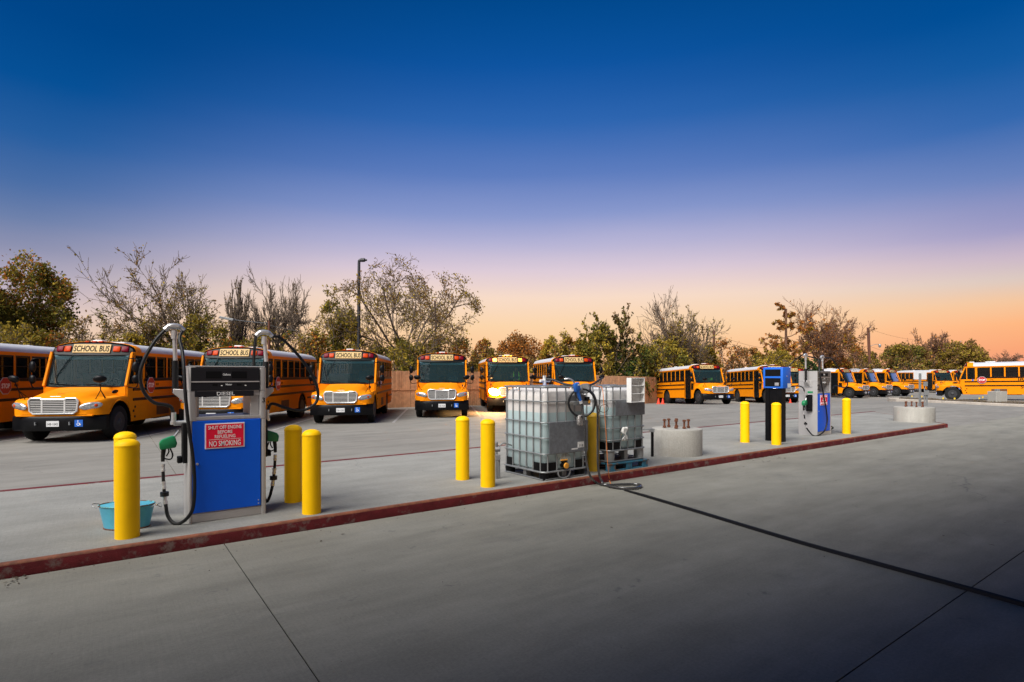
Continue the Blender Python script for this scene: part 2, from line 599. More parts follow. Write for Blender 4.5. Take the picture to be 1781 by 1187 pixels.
M['galv'] = pm('galvanised_steel', (0.27, 0.28, 0.285), 0.42, 0.45, 0.15, 14)
M['plate'] = pm('galvanised_plate', (0.18, 0.195, 0.215), 0.45, 0.35, 0.22, 16)
M['rust'] = pm('rusty_steel', (0.13, 0.042, 0.018), 0.85, 0, 0.45, 25, 0.5, 90)
M['tub'] = pm('turquoise_enamel_tub', (0.09, 0.42, 0.58), 0.4, 0, 0.12, 5, dirt=(0.07, 0.035, 0.02), dscale=9, dlo=0.66, dhi=0.70)
M['tubin'] = pm('pale_turquoise_enamel', (0.08, 0.56, 0.55), 0.4, 0, 0.15, 6)
M['pallet'] = pm('blue_pallet_paint', (0.022, 0.14, 0.22), 0.7, 0, 0.35, 9, dirt=(0.17, 0.09, 0.045), dscale=5, dlo=0.50, dhi=0.62)
M['rawwood'] = pm('worn_pallet_wood', (0.17, 0.085, 0.045), 0.8, 0, 0.35, 14)
M['fence'] = pm('cedar_fence_wood', (0.52, 0.27, 0.14), 0.75, 0, 0.25, 3)
M['bark'] = pm('grey_brown_bark', (0.125, 0.09, 0.066), 0.9, 0, 0.3, 8)
M['barkr'] = pm('reddish_bark', (0.17, 0.085, 0.05), 0.9, 0, 0.3, 8)
M['pole'] = pm('dark_lamp_post_metal', (0.035, 0.035, 0.04), 0.5, 0.3, 0.1, 5)
M['woodpole'] = pm('brown_utility_pole_wood', (0.11, 0.040, 0.022), 0.85, 0, 0.25, 6)
M['orange'] = pm('orange_cord', (0.75, 0.22, 0.04), 0.5, 0, 0.05, 6)
M['cone'] = pm('red_cone_plastic', (0.75, 0.05, 0.02), 0.5, 0, 0.08, 6)
M['line'] = pm('worn_white_paint', (0.42, 0.41, 0.40), 0.7, 0, 0.1, 5, dirt=(0.27, 0.26, 0.25), dscale=9, dlo=0.42, dhi=0.6)
M['soil'] = pm('dry_grass_soil', (0.085, 0.062, 0.040), 0.95, 0, 0.4, 9, 0.8, 40)
M['kerbc'] = concrete('pale_kerb_concrete', (0.42, 0.37, 0.32), (0.25, 0.22, 0.19), 0.2, 4.0, dark=0.2)
M['paper'] = pm('white_paper', (0.75, 0.74, 0.72), 0.7, 0, 0.06, 20)
M['gold'] = pm('orange_valve_cap', (0.70, 0.30, 0.03), 0.5, 0, 0.08, 8)
M['pumpb'] = pm('blue_pump_plastic', (0.02, 0.13, 0.50), 0.4, 0, 0.08, 8)
M['grey'] = pm('grey_cast_metal', (0.20, 0.20, 0.21), 0.5, 0.3, 0.2, 30)
M['clear'] = pm('clear_ribbed_hose', (0.05, 0.05, 0.052), 0.25, 0.3, 0.2, 30, coat=0.6)
M['flag'] = pm('yellow_flag', (0.85, 0.55, 0.02), 0.6, 0, 0.05, 6)
M['skin'] = pm('skin', (0.28, 0.15, 0.10), 0.6, 0, 0.05, 6)
M['cloth'] = pm('dark_clothing', (0.03, 0.035, 0.05), 0.8, 0, 0.1, 20)
M['vest'] = pm('lime_high_visibility_fabric', (0.45, 0.85, 0.05), 0.6, 0, 0.05, 8)
M['lit_amber'] = emit('lit_amber_lamp', (1.0, 0.36, 0.03), 9.0)
M['lit_soft'] = emit('lit_amber_lamp_dimmer', (1.0, 0.34, 0.03), 3.0)
M['lit_head'] = emit('lit_headlamp', (1.0, 0.72, 0.36), 60.0)
M['shade_soffit'] = pm('shade_canopy_soffit', (0.30, 0.275, 0.235), 0.8, 0, 0.05, 2)  # underside of the added canopy; its tone sets the light bounced into the shade
# ------------------------------------------------------------------ ground
def ground():
    us = [-900, -300, -120, -60, -40, -25, -15, -8, -3, 1.052, 1.056, 1.064, 1.068, 4, 8, 12, 16, 20, 24, 28, 32, 36, 40, 45, 50, 56, 62, 70, 80, 95, 120, 180, 320, 900]
    ns = [-900, -300, -100, -40, -20, -5, 2, 6.9, 7.4, 10, 13, 15.992, 15.996, 16.004, 16.008, 18, 20, 22, 24, 26, 28, 30, 32, 34, 36, 38, 41, 45, 50, 60, 80, 130, 300, 900]
    vs = []
    for n in ns:
        for u in us:
            p = un(u, n)
            z = gz(p.x, p.y)
            if n < 7:
                z -= 0.02
            if u in (1.056, 1.064) or n in (15.996, 16.004):
                z -= 0.02
            vs.append((p.x, p.y, z))
    w = len(us)
    fs = [(j * w + i, j * w + i + 1, (j + 1) * w + i + 1, (j + 1) * w + i) for j in range(len(ns) - 1) for i in range(w - 1)]
    return struct(MB().add(vs, fs).build('lot_ground', M['lot']))
ground()
lane = struct(MB().add([un(-70, -40, -0.012), un(90, -40, -0.012), un(90, 6.95, -0.012), un(-70, 6.95, -0.012)], [(0, 1, 2, 3)]).build('drive_lane', M['dark']))
for u0, u1 in ((-70, 1.055), (1.065, 90)):
    for n0, n1 in ((-40, 1.595), (1.605, 6.95)):
        b = MB()
        b.ext([un(u0, n0, -0.008), un(u1, n0, -0.008), un(u1, n1, -0.008), un(u0, n1, -0.008)], (0, 0, 0.008))
        b.build('concrete_slab', M['lane'], lane)

# fuel island: two slabs, a red kerb on both sides
E0, E1 = Vector((15.6, 19.9, 0)), Vector((17.3, 26.7, 0))
e0u, e1u = E0.dot(U), E1.dot(U)
KN, KF = 6.963, 11.44
def quadslab(b, pts, z0, z1):
    b.ext([(p.x, p.y, z0) for p in pts], (0, 0, z1 - z0))
isl = struct(MB().build('fuel_island', M['isle'])) if False else None
b = MB()
quadslab(b, [un(-45, KN + 0.058), un(e0u - 0.06, KN + 0.058), un(e1u - 0.06, KF - 0.17), un(-45, KF - 0.17)], -0.05, 0.14)
isl = struct(b.build('fuel_island', M['isle']))
def kerb(p0, p1, inward, name='kerb', mat=None, wide=0.058):
    d = (p1 - p0)
    n = max(1, int(d.length / 6))
    for i in range(n):
        a, c = p0 + d * (i / n), p0 + d * ((i + 1) / n)
        c = c - d.normalized() * (0.004 if i < n - 1 else 0)
        b = MB()
        b.cur = 0
        prof = [(0, -0.05), (0, 0.118), (0.010, 0.138), (0.022, 0.1425), (wide, 0.1425), (wide, -0.05)]
        secs = [[q + inward * x + Vector((0, 0, z)) for x, z in prof] for q in (a, c)]
        b.loft(secs, True, True)
        o = b.build(name, [mat or M['kerb'], M['rustedge']], isl, ang=50)
        if not mat:
            for f in o.data.polygons:
                if wide < 0.1 and f.center.z > 0.125 and abs(f.normal.z) > 0.3:
                    f.material_index = 1
kerb(un(-45, KN), un(e0u, KN), N)
kerb(un(-45, KF), un(e1u, KF), -N, wide=0.17)
kerb(Vector((E0.x, E0.y, 0)), Vector((E1.x, E1.y, 0)), Vector((-0.97, 0.24, 0)))

# unseen canopy, added over and behind the camera to darken the near concrete
b = MB()
CE = Vector((0.8955, 0.445, 0))      # direction of the added canopy's edge
CN = Vector((-0.445, 0.8955, 0))
def cq(s_, t_, z):
    p = CE * s_ + CN * t_
    return Vector((p.x, p.y, z))
b.ext([cq(-40, -20, 6.5), cq(60, -20, 6.5), cq(60, 3.15, 6.5), cq(-40, 3.15, 6.5)], (0, 0, 1.0))
can = struct(b.build('added_shade_canopy', M['shade_soffit']))
b = MB()
for u in (-14, -4, 6, 16):
    q = cq(u, -5, 0)
    b.obox((q.x, q.y, 3.25), (0.35, 0.35, 6.49))
struct(b.build('added_canopy_columns', M['shade_soffit'], can))  # unseen supports added under the shading canopy

# parking stall lines between the buses
def stripe(p0, p1, w=0.10, zoff=0.004):
    d = (p1 - p0).normalized()
    s = Vector((-d.y, d.x, 0)) * w / 2
    secs = []
    for i in range(9):
        q = p0.lerp(p1, i / 8)
        secs.append([(q + s).to_tuple()[:2], (q - s).to_tuple()[:2]])
    secs = [[(x, y, gz(x, y) + zoff) for x, y in s2] for s2 in secs]
    struct(MB().loft(secs).build('parking_line', M['line']))
# red line along the back of the island is the far kerb; right-hand landscape island
stripA = [Vector((28.2, 40.6, 0)), Vector((30.3, 32.8, 0)), Vector((34.0, 26.5, 0))]
stripB = [Vector((29.6, 42.2, 0)), Vector((32.5, 35.4, 0)), Vector((37.0, 29.2, 0))]
b = MB()
A = cr(stripA, 8)
B = cr(stripB, 8)
secs = []
for i, (p, q) in enumerate(zip(A, B)):
    row = []
    for k in range(7):
        t = k / 6
        x = p.lerp(q, t)
        h = 0.12 + 0.10 * math.sin(math.pi * t) + 0.03 * rnd.uniform(-1, 1) * (0 < k < 6)
        row.append((x.x, x.y, h))
    secs.append(row)
b.loft(secs)
verge = struct(b.build('planting_verge', M['soil'], ang=60))
def kerbline(pts, inw):
    b = MB()
    secs = []
    for i, p in enumerate(pts):
        d = (pts[min(i + 1, len(pts) - 1)] - pts[max(i - 1, 0)]).normalized()
        s = Vector((-d.y, d.x, 0)) * inw
        secs.append([(p - s * 0.16 + Vector((0, 0, -0.1))), p - s * 0.15 + Vector((0, 0, 0.12)), p - s * 0.12 + Vector((0, 0, 0.15)), p + s * 0.02 + Vector((0, 0, 0.15)), p + s * 0.03 + Vector((0, 0, -0.1))])
    b.loft(secs, True, True)
    b.build('kerb', M['kerbc'], verge)
kerbline(A, 1)
kerbline(B, -1)
b = MB()
nose = cr([A[0] + Vector((0.02, 0.0, 0)), A[0].lerp(B[0], 0.5) + Vector((-0.35, 0.6, 0)), B[0]], 6)
kerbline(nose, -1)
# tufts of dry grass on the verge
vs, fs = [], []
for i in range(900):
    k = rnd.randrange(len(A) - 1)
    p = A[k].lerp(A[k + 1], rnd.random()).lerp(B[k].lerp(B[k + 1], rnd.random()), rnd.uniform(0.08, 0.95))
    h = rnd.uniform(0.05, 0.16)
    a = rnd.uniform(0, 6.28)
    w = 0.03
    n0 = len(vs)
    z = 0.14
    vs += [(p.x - w * math.cos(a), p.y - w * math.sin(a), z), (p.x + w * math.cos(a), p.y + w * math.sin(a), z), (p.x + rnd.uniform(-.06, .06), p.y + rnd.uniform(-.06, .06), z + h)]
    fs.append((n0, n0 + 1, n0 + 2))
M['straw'] = leafmat('dry_grass', (0.16, 0.12, 0.06))
g = stuff(MB().add(vs, fs).build('dry_grass', M['straw']))

# ------------------------------------------------------------------ fence
fence = thing('wooden_fence', 'long tan wooden board fence running behind the parked buses', 'fence', (0, 0, 0))
def picket_mesh(h, seed):
    b = MB()
    w = 0.132
    b.ext([(-w / 2, 0, 0), (w / 2, 0, 0), (w / 2, 0, h - 0.03), (w / 2 - 0.03, 0, h), (-w / 2 + 0.03, 0, h), (-w / 2, 0, h - 0.03)], (0, 0.018, 0))
    o = b.build('picket', M['fence'])
    me = o.data
    bpy.data.objects.remove(o)
    return me
PK = [picket_mesh(h, 0) for h in (2.12, 2.15, 2.135)]
cap_n = 0
def fence_run(p0, p1):
    d = p1 - p0
    L = d.length
    a = math.atan2(d.y, d.x)
    n = int(L / 0.142)
    for i in range(n):
        q = p0 + d * ((i + 0.5) / n)
        piece('picket', PK[rnd.randrange(3)], fence, (q.x, q.y + rnd.uniform(-.006, .006), gz(q.x, q.y) - 0.02), (rnd.uniform(-.01, .01), rnd.uniform(-.008, .008), a + rnd.uniform(-.03, .03)))
    m = max(1, int(L / 2.4))
    s = Vector((-d.y, d.x, 0)).normalized() * 0.05
    for i in range(m):
        b = MB()
        q0, q1 = p0 + d * (i / m), p0 + d * ((i + 1) / m)
        for z in (0.35, 1.85):
            b.bar(q0 + s + Vector((0, 0, gz(q0.x, q0.y) + z)), q1 + s + Vector((0, 0, gz(q1.x, q1.y) + z)), 0.04, 0.09)
        # face rail and cap board
        b.bar(q0 - s * 0.42 + Vector((0, 0, gz(q0.x, q0.y) + 1.02)), q1 - s * 0.42 + Vector((0, 0, gz(q1.x, q1.y) + 1.02)), 0.022, 0.05)
        b.build('rail', M['fence'], fence)
        b = MB()
        b.box(-0.05, 0.05, 0.03, 0.13, -0.05, 2.05)
        o = b.build('post', M['fence'], fence)
        o.location = (q0.x + s.x, q0.y + s.y, gz(q0.x, q0.y))
        o.rotation_euler = (0, 0, a)
FP = [Vector((-10.6, 29.0, 0)), Vector((-6.3, 32.3, 0)), Vector((2.8, 38.2, 0)), Vector((10.4, 43.4, 0)), Vector((14.4, 50.0, 0))]
for a_, b_ in zip(FP, FP[1:]):
    fence_run(a_, b_)
# ------------------------------------------------------------------ school bus (nose towards -Y, driver side +X)
BL = 8.3
ROOFP = [(-1.15, 2.58), (-1.145, 2.66), (-1.10, 2.74), (-0.98, 2.81), (-0.75, 2.865), (-0.4, 2.905), (0, 2.92), (0.4, 2.905), (0.75, 2.865), (0.98, 2.81), (1.10, 2.74), (1.145, 2.66), (1.15, 2.58)]
def arc(cy, cz, r, a0, a1, n=10):
    return [(cy + r * math.cos(R(a0 + (a1 - a0) * i / n)), cz + r * math.sin(R(a0 + (a1 - a0) * i / n))) for i in range(n + 1)]
WT, WB = 2.50, 1.78            # side window top and sill
def make_bus():
    root = thing('school_bus', 'school bus', 'bus', group='yellow school buses parked in the yard')
    Y_, K_ = M['yellow'], M['black']
    # ---- body shell
    b = MB()
    RA = 6.05
    def side_poly(pts, x):
        b.ext([(x, y, z) for y, z in pts], (-0.05 if x > 0 else 0.05, 0, 0))
    front_arch = [(1.46, 1.16), (1.56, 0.95), (1.62, 0.68), (1.63, 0.46)]
    rear_arch = [(RA - 0.60, 0.46)] + arc(RA, 0.5, 0.60, 180, 0, 10)[0:] + [(RA + 0.60, 0.46)]
    rear_arch = [p for i, p in enumerate(rear_arch) if i == 0 or (abs(p[0] - rear_arch[i - 1][0]) + abs(p[1] - rear_arch[i - 1][1])) > 1e-3]
    side_poly([(1.46, 1.62)] + front_arch + rear_arch + [(7.5, 0.46), (BL, 0.62), (BL, WB), (2.42, WB), (2.42, 1.62)], 1.15)
    side_poly([(1.46, 1.62)] + front_arch + [(2.02, 0.46), (2.02, 1.62)], -1.15)
    side_poly([(2.88, 0.46)] + rear_arch + [(7.5, 0.46), (BL, 0.62), (BL, WB), (2.88, WB)], -1.15)
    for s in (-1, 1):
        x0, x1 = sorted((1.15 * s, 1.10 * s))
        b.box(x0, x1, 1.76, BL, WT, 2.60)                       # band above the windows
        b.box(x0, x1, 8.02 if s > 0 else 8.06, BL, WB, WT)      # rear corner
        # A pillar and the pillar behind the front quarter light
        b.bar((1.115 * s, 1.43, 1.55), (1.115 * s, 1.80, 2.56), 0.07, 0.09)
        b.box(x0, x1, 1.86, 1.92, 1.62, WT)
    b.box(1.10, 1.15, 2.38, 2.52, 1.62, WT)
    for i in range(1, 7):
        y = 2.52 + 0.785 * i
        b.box(1.10, 1.15, y - 0.045, y + 0.045, WB, WT)
    b.box(-1.15, -1.10, 2.86, 3.02, 0.40, WT)
    b.box(-1.15, -1.10, 1.97, 2.04, 0.40, WT)
    for i in range(1, 7):
        y = 3.02 + 0.72 * i
        b.box(-1.15, -1.10, y - 0.045, y + 0.045, WB, WT)
    # back wall with a rear window gap, cowl below the windscreen
    b.box(-1.10, 1.10, BL - 0.05, BL, 0.62, 1.75)
    b.box(-1.10, 1.10, BL - 0.05, BL, 2.45, 2.62)
    for x0, x1 in ((-1.10, -0.85), (0.85, 1.10), (-0.35, -0.28), (0.28, 0.35)):
        b.box(x0, x1, BL - 0.05, BL, 1.75, 2.45)
    b.box(-1.10, 1.10, 1.44, 1.50, 0.95, 1.54)
    body = b.build('body', Y_, root, bevel=0.012)
    # ---- roof
    b = MB()
    secs = [[(x, y, z) for x, z in ROOFP] for y in (1.98, 3.5, 5.5, 7.6)]
    secs += [[(x * 0.995, 8.05, 2.58 + (z - 2.58) * 0.97) for x, z in ROOFP], [(x * 0.97, BL - 0.02, 2.58 + (z - 2.58) * 0.72) for x, z in ROOFP], [(x * 0.95, BL, 2.58) for x, z in ROOFP]]
    b.loft(secs)
    b.loft([[(x * 0.985, y, z - 0.03) for x, z in ROOFP] for y in (1.98, BL - 0.08)])
    rf = b.build('roof', M['roof'], root, ang=50)
    b = MB()
    b.box(-0.32, 0.32, 3.0, 3.6, 2.90, 2.975)
    b.build('roof_hatch', M['white'], rf, bevel=0.03, seg=2)
    b = MB()
    b.box(-0.14, 0.14, 2.05, 2.36, 2.90, 2.985)
    b.build('roof_beacon', M['white'], rf, bevel=0.03, seg=2)
    b = MB()
    b.box(-0.3, -0.1, 6.2, 6.4, 2.89, 2.96)
    b.build('roof_vent', M['white'], rf, bevel=0.02)
    # ---- yellow gutter rails under the roof
    b = MB()
    for s in (-1, 1):
        b.bar((1.158 * s, 2.0, 2.585), (1.158 * s, BL - 0.05, 2.585), 0.02, 0.045)
    b.build('roof_gutter', Y_, root)
    # ---- front cap: black brow with the sign and warning lamps
    def brow_y(x, z):
        return 1.70 + 0.10 * (x / 1.1) ** 2 + max(0, z - 2.50) * 0.40
    def outline(s, dz, n=0):
        return [(x * s, z + dz) for x, z in ROOFP]
    fo = outline(0.985, -0.045)
    b = MB()
    low = [(x, brow_y(x, 2.50), 2.50) for x in np.linspace(-1.13, 1.13, 13)]
    mid = [(x * 0.99, brow_y(x, 2.62), 2.62 if abs(x) < 1.12 else 2.60) for x in np.linspace(-1.13, 1.13, 13)]
    top = [(x, brow_y(x, z), z) for x, z in fo]
    b.loft([low, mid, top])
    b.loft([top, [(x * 0.997, 1.965, z - 0.008) for x, z in ROOFP]])
    b.cur = 1
    b.loft([[(x * 1.004, 1.93, z + 0.004) for x, z in ROOFP], [(x * 1.008, 1.95, z + 0.012) for x, z in ROOFP], [(x * 1.008, 2.10, z + 0.012) for x, z in ROOFP], [(x * 1.001, 2.3, z + 0.003) for x, z in ROOFP]])
    b.build('front_brow', [K_, Y_], root, ang=50)
    tilt = math.atan(0.40)
    bz = Matrix.Rotation(-tilt, 3, 'X')
    def on_brow(x, z, off=0.0):
        return Vector((x, brow_y(x, z) - off, z))
    b = MB()
    b.obox((0, brow_y(0.3, 2.70) - 0.012, 2.70), (1.04, 0.03, 0.285), bz)
    sg = b.build('sign_board', M['cream'], root, bevel=0.006)
    up = Vector((0, 0.40, 1)).normalized()
    text('lettering', 'SCHOOL BUS', 0.98, 0.20, M['btext'], sg, face_m((0, brow_y(0.3, 2.70) - 0.031, 2.70), (1, 0, 0), up), bold=0.018)
    for s in (-1, 1):
        for x, nm, mt in ((0.68, 'amber_lamp', 'amber'), (0.90, 'red_lamp', 'red')):
            b = MB()
            c = on_brow(x * s, 2.69, 0.015)
            b.obox(c, (0.20, 0.06, 0.19), bz @ Matrix.Rotation(0.12 * s, 3, 'Z'))
            b.build(nm, M[mt], root, bevel=0.03, seg=2)
    for x in (-0.19, 0, 0.19):
        b = MB()
        b.obox((x, 1.90, 2.915), (0.12, 0.08, 0.045))
        b.build('marker_lamp', M['amber'], root, bevel=0.012)
    # ---- windscreen
    def ws(x, t):
        e = (abs(x) / 1.06) ** 2.5
        return Vector((x * (1 - 0.03 * t), 1.40 + 0.07 * e + 0.335 * t, 1.545 + 0.955 * t))
    b = MB()
    b.loft([[ws(x, t) for x in np.linspace(-1.06, 1.06, 13)] for t in np.linspace(0, 1, 5)])
    wsn = b.build('windscreen', M['wind'], root, ang=60)
    b = MB()
    rim = [ws(x, 0.0) for x in np.linspace(-1.06, 1.06, 13)] + [ws(1.06, t) for t in np.linspace(0.1, 1, 8)] + [ws(x, 1.0) for x in np.linspace(1.06, -1.06, 13)[1:]] + [ws(-1.06, t) for t in np.linspace(0.9, 0.1, 8)]
    b.tube([p + Vector((0, -0.004, 0)) for p in rim], 0.022, 5, closed=True)
    b.build('windscreen_seal', M['rubber'], wsn)
    b = MB()
    for pts in ([ws(-0.20, 0.04), ws(-0.75, 0.08), ws(-0.98, 0.10)], [ws(0.75, 0.02), ws(0.30, 0.07), ws(0.02, 0.07)], [ws(-0.78, 0.12), ws(-0.86, 0.30), ws(-0.52, 1.0)], [ws(-0.86, 0.3), ws(-1.0, 0.75)]):
        b.tube([p + Vector((0, -0.03, 0)) for p in pts], 0.011, 5)
    b.build('wiper', K_, wsn)
    # ---- hood and wings
    secs_d = [  # y, zt, zs, w, zb, a(top half width)
        (0.00, 1.265, 1.10, 0.80, 0.80, 0.50), (0.03, 1.285, 1.15, 0.92, 0.78, 0.52), (0.10, 1.31, 1.18, 1.03, 0.775, 0.54), (0.22, 1.34, 1.205, 1.11, 0.775, 0.56),
        (0.36, 1.37, 1.22, 1.155, 0.775, 0.58)]
    for y in (0.42, 0.50, 0.62, 0.80, 1.0, 1.2, 1.36, 1.47):
        zb = 0.52 + math.sqrt(max(0.0, 0.62 ** 2 - (y - 1.0) ** 2))
        t = (y - 0.36) / 1.1
        secs_d.append((y, 1.375 + 0.165 * t, 1.225 + 0.06 * t, 1.17 - 0.02 * t, max(0.775, zb) if y < 1.0 else zb, 0.58 + 0.12 * t))
    b = MB()
    secs = []
    for y, zt, zs, w, zb, a in secs_d:
        h = [(0, zt), (a * 0.6, zt - 0.004), (a, zt - 0.025), (a + 0.10, (zt + zs) / 2), (a + 0.2 if a + 0.2 < w - 0.1 else w - 0.1, zs + 0.005), (w - 0.05, zs - 0.01), (w - 0.012, zs - 0.05), (w, zs - 0.10), (w, (zs - 0.10 + zb) / 2 if zb < zs - 0.12 else zs - 0.105), (w - 0.003, min(zb, zs - 0.11))]
        secs.append([(-x, y, z) for x, z in h[:0:-1]] + [(x, y, z) for x, z in h])
    b.loft(secs)
    b.add(secs[0], [tuple(range(len(secs[0])))])
    hood = b.build('hood', Y_, root, ang=38)
    for s in (-1, 1):
        b = MB()
        b.ell((0.94 * s, 1.18, 1.395), (0.035, 0.17, 0.055), Matrix.Rotation(0.16, 3, 'X') @ Matrix.Rotation(-0.5 * s, 3, 'Y'))
        if s > 0:
            b.build('air_intake', K_, hood)
        # black arch liner and yellow flare
        b = MB()
        b.loft([[(x * s, y, z) for y, z in arc(1.0, 0.52, 0.625, -6, 186, 16)] for x in (1.16, 0.62)])
        b.build('wheel_arch_liner', M['dark'], root)
        b = MB()
        b.tube([(1.165 * s, y, z) for y, z in arc(1.0, 0.52, 0.64, 2, 150, 14)], 0.022, 6)
        b.build('wing_flare', Y_, root)
    b = MB()
    b.box(-0.14, 0.14, 0.045, 0.075, 1.275, 1.305)
    b.build('badge', M['chrome'], hood, bevel=0.01)
    b = MB()
    b.box(-0.08, 0.08, 0.30, 0.33, 1.355, 1.366)
    b.build('hood_vent', M['dark'], hood)
    # ---- grille
    b = MB()
    fr = [(-0.50, 0.83), (-0.58, 0.90), (-0.61, 1.18), (-0.55, 1.245), (-0.32, 1.245), (-0.27, 1.215), (0.27, 1.215), (0.32, 1.245), (0.55, 1.245), (0.61, 1.18), (0.58, 0.90), (0.50, 0.83)]
    b.ext([(x, -0.028, z) for x, z in fr], (0, 0.02, 0))
    gr = b.build('grille', M['dark'], root)
    b = MB()
    b.tube([(x, -0.035, z) for x, z in fr], 0.026, 6, closed=True)
    b.build('grille_frame', M['chrome'], gr)
    for i in range(7):
        z = 0.885 + i * 0.048
        wdt = 0.545 + 0.04 * (i / 6)
        b = MB()
        b.box(-wdt, wdt, -0.040, -0.024, z - 0.0095, z + 0.0095)
        b.build('grille_bar', M['chrome'], gr)
    for x in (-0.28, 0.28):
        b = MB()
        b.box(x - 0.022, x + 0.022, -0.046, -0.041, 0.86, 1.215)
        b.build('grille_divider', M['chrome'], gr)
    # ---- bumper
    b = MB()
    xs = np.linspace(-1.18, 1.18, 17)
    def bumper_y(x):
        return -0.05 + 0.30 * (abs(x) / 1.18) ** 3.2
    secs = []
    for x in xs:
        y = bumper_y(x)
        secs.append([(x, y + 0.02, 0.35), (x, y, 0.38), (x, y, 0.71), (x, y + 0.02, 0.745), (x, y + 0.14, 0.745), (x, y + 0.14, 0.35)])
    b.loft(secs, True, True)
    bp = b.build('bumper', K_, root)
    b = MB()
    b.box(-0.95, 0.95, 0.0, 0.1, 0.748, 0.79)
    b.build('valance', Y_, root, bevel=0.01)
    for x in (-0.42, 0.42):
        b = MB()
        b.tube([(x, -0.055, 0.53), (x, -0.09, 0.52), (x, -0.09, 0.60), (x, -0.055, 0.59)], 0.014, 6)
        b.build('tow_hook', M['galv'], bp)
    b = MB()
    b.obox((0, -0.062, 0.55), (0.31, 0.012, 0.155))
    pl = b.build('number_plate', M['white'], bp)
    text('lettering', '148-1042', 0.26, 0.065, M['btext'], pl, face_m((0, -0.0685, 0.54), (1, 0, 0)), 0.003)
    xs_ = 0.62
    b = MB()
    b.obox((xs_, bumper_y(xs_) - 0.006, 0.555), (0.19, 0.010, 0.19), Matrix.Rotation(0.17, 3, 'Z'))
    st = b.build('accessibility_sticker', M['blue_sticker'], bp)
    b = MB()
    c0 = Vector((xs_, bumper_y(xs_) - 0.013, 0.555))
    b.tube([c0 + Vector((0.035 * math.cos(a) - 0.005, 0, 0.035 * math.sin(a) - 0.025)) for a in np.linspace(2.4, 6.6, 12)], 0.008, 5)
    b.tube([c0 + Vector(p) for p in ((-0.015, 0, 0.05), (-0.012, 0, 0.0), (0.03, 0, 0.0), (0.045, 0, -0.045), (0.06, 0, -0.045))], 0.009, 5)
    b.ell(c0 + Vector((-0.015, 0, 0.068)), (0.014, 0.005, 0.014), None, 8, 5)
    b.build('wheelchair_symbol', M['wtext'], st)
    # ---- headlamps
    for s in (-1, 1):
        b = MB()
        b.ell((0.885 * s, 0.055, 1.03), (0.27, 0.055, 0.105), Matrix.Rotation(0.42 * s, 3, 'Z') @ Matrix.Rotation(-0.15 * s, 3, 'Y'), 18, 9)
        hl = b.build('headlamp', M['lens'], root)
        b = MB()
        b.ell((1.0 * s, 0.085, 1.045), (0.065, 0.04, 0.055), Matrix.Rotation(0.5 * s, 3, 'Z'), 12, 7)
        b.build('turn_signal', M['amber'], hl)
    # ---- wheels
    def wheel(x, y, s, dual=False):
        b = MB()
        RX = Matrix.Rotation(R(90) * s, 3, 'Y')
        prof = [(0.30, -0.115), (0.44, -0.13), (0.485, -0.11), (0.50, -0.07), (0.50, 0.07), (0.485, 0.11), (0.44, 0.13), (0.30, 0.115)]
        b.lathe(prof, (x, y, 0.5), RX, 28)
        w = b.build('wheel', M['rubber'], root)
        b = MB()
        o = 0.0 if not dual else -0.10
        b.lathe([(0.29, 0.13), (0.305, 0.115), (0.285, 0.10 + o * .3), (0.25, 0.02 + o), (0.17, 0.04 + o), (0.15, 0.075 + o), (0.13, 0.12 + o), (0.07, 0.16 + o), (0.0001, 0.165 + o)], (x, y, 0.5), RX, 24)
        for k in range(8):
            a = k * math.pi / 4
            c = Vector((x, y, 0.5)) + RX @ Vector((0.19 * math.cos(a), 0.19 * math.sin(a), 0.05 + o))
            b.obox(c, (0.03, 0.03, 0.03))
        b.build('rim', M['rim'], w)
    for s in (-1, 1):
        wheel(1.02 * s, 1.0, s)
        wheel(1.00 * s, RA, s, True)
        wheel(0.71 * s, RA, s, True)
    b = MB()
    b.box(-0.42, 0.42, 0.3, 8.1, 0.48, 0.72)
    b.box(-1.0, 1.0, 0.95, 1.05, 0.42, 0.52)
    b.box(-1.0, 1.0, RA - 0.06, RA + 0.06, 0.40, 0.56)
    b.box(-1.08, 1.08, 1.75, 5.2, 0.74, 0.98)
    b.box(-1.08, 1.08, 6.9, 8.2, 0.74, 0.98)
    b.box(-1.08, 1.08, 5.2, 6.9, 0.97, 1.0)
    b.box(0.45, 1.05, 3.4, 5.0, 0.42, 0.74)
    b.build('chassis', M['dark'], root)
    b = MB()
    b.box(-1.12, 1.12, BL + 0.002, BL + 0.15, 0.45, 0.66)
    b.build('rear_bumper', K_, root, bevel=0.02)
    # ---- rub rails
    for s in (-1, 1):
        for z, y0 in ((WB - 0.045, 2.5), (1.44, 1.75), (1.13, 1.75), (0.86, 6.75)):
            b = MB()
            a0 = y0 if s > 0 else max(y0, 3.0)
            x0, x1 = sorted((1.148 * s, 1.175 * s))
            b.box(x0, x1, a0, BL - 0.02, z - 0.042, z + 0.042)
            b.build('rub_rail', K_, root, bevel=0.008)
    b = MB()
    b.box(1.149, 1.156, 3.3, 4.2, 0.55, 0.88)
    b.build('side_vent', pm_dark_vent, root)
    for y0, y1 in ((1.85, 2.55), (2.65, 3.25)):
        b = MB()
        b.box(1.149, 1.157, y0, y1, 0.56, 0.92)
        b.build('hatch_cover', Y_, root, bevel=0.006)
    b = MB()
    for y, z in ((1.78, 0.78), (1.88, 0.90), (1.86, 0.60)):
        b.obox((1.16, y, z), (0.02, 0.07, 0.07))
    b.build('latch', K_, root, bevel=0.01)
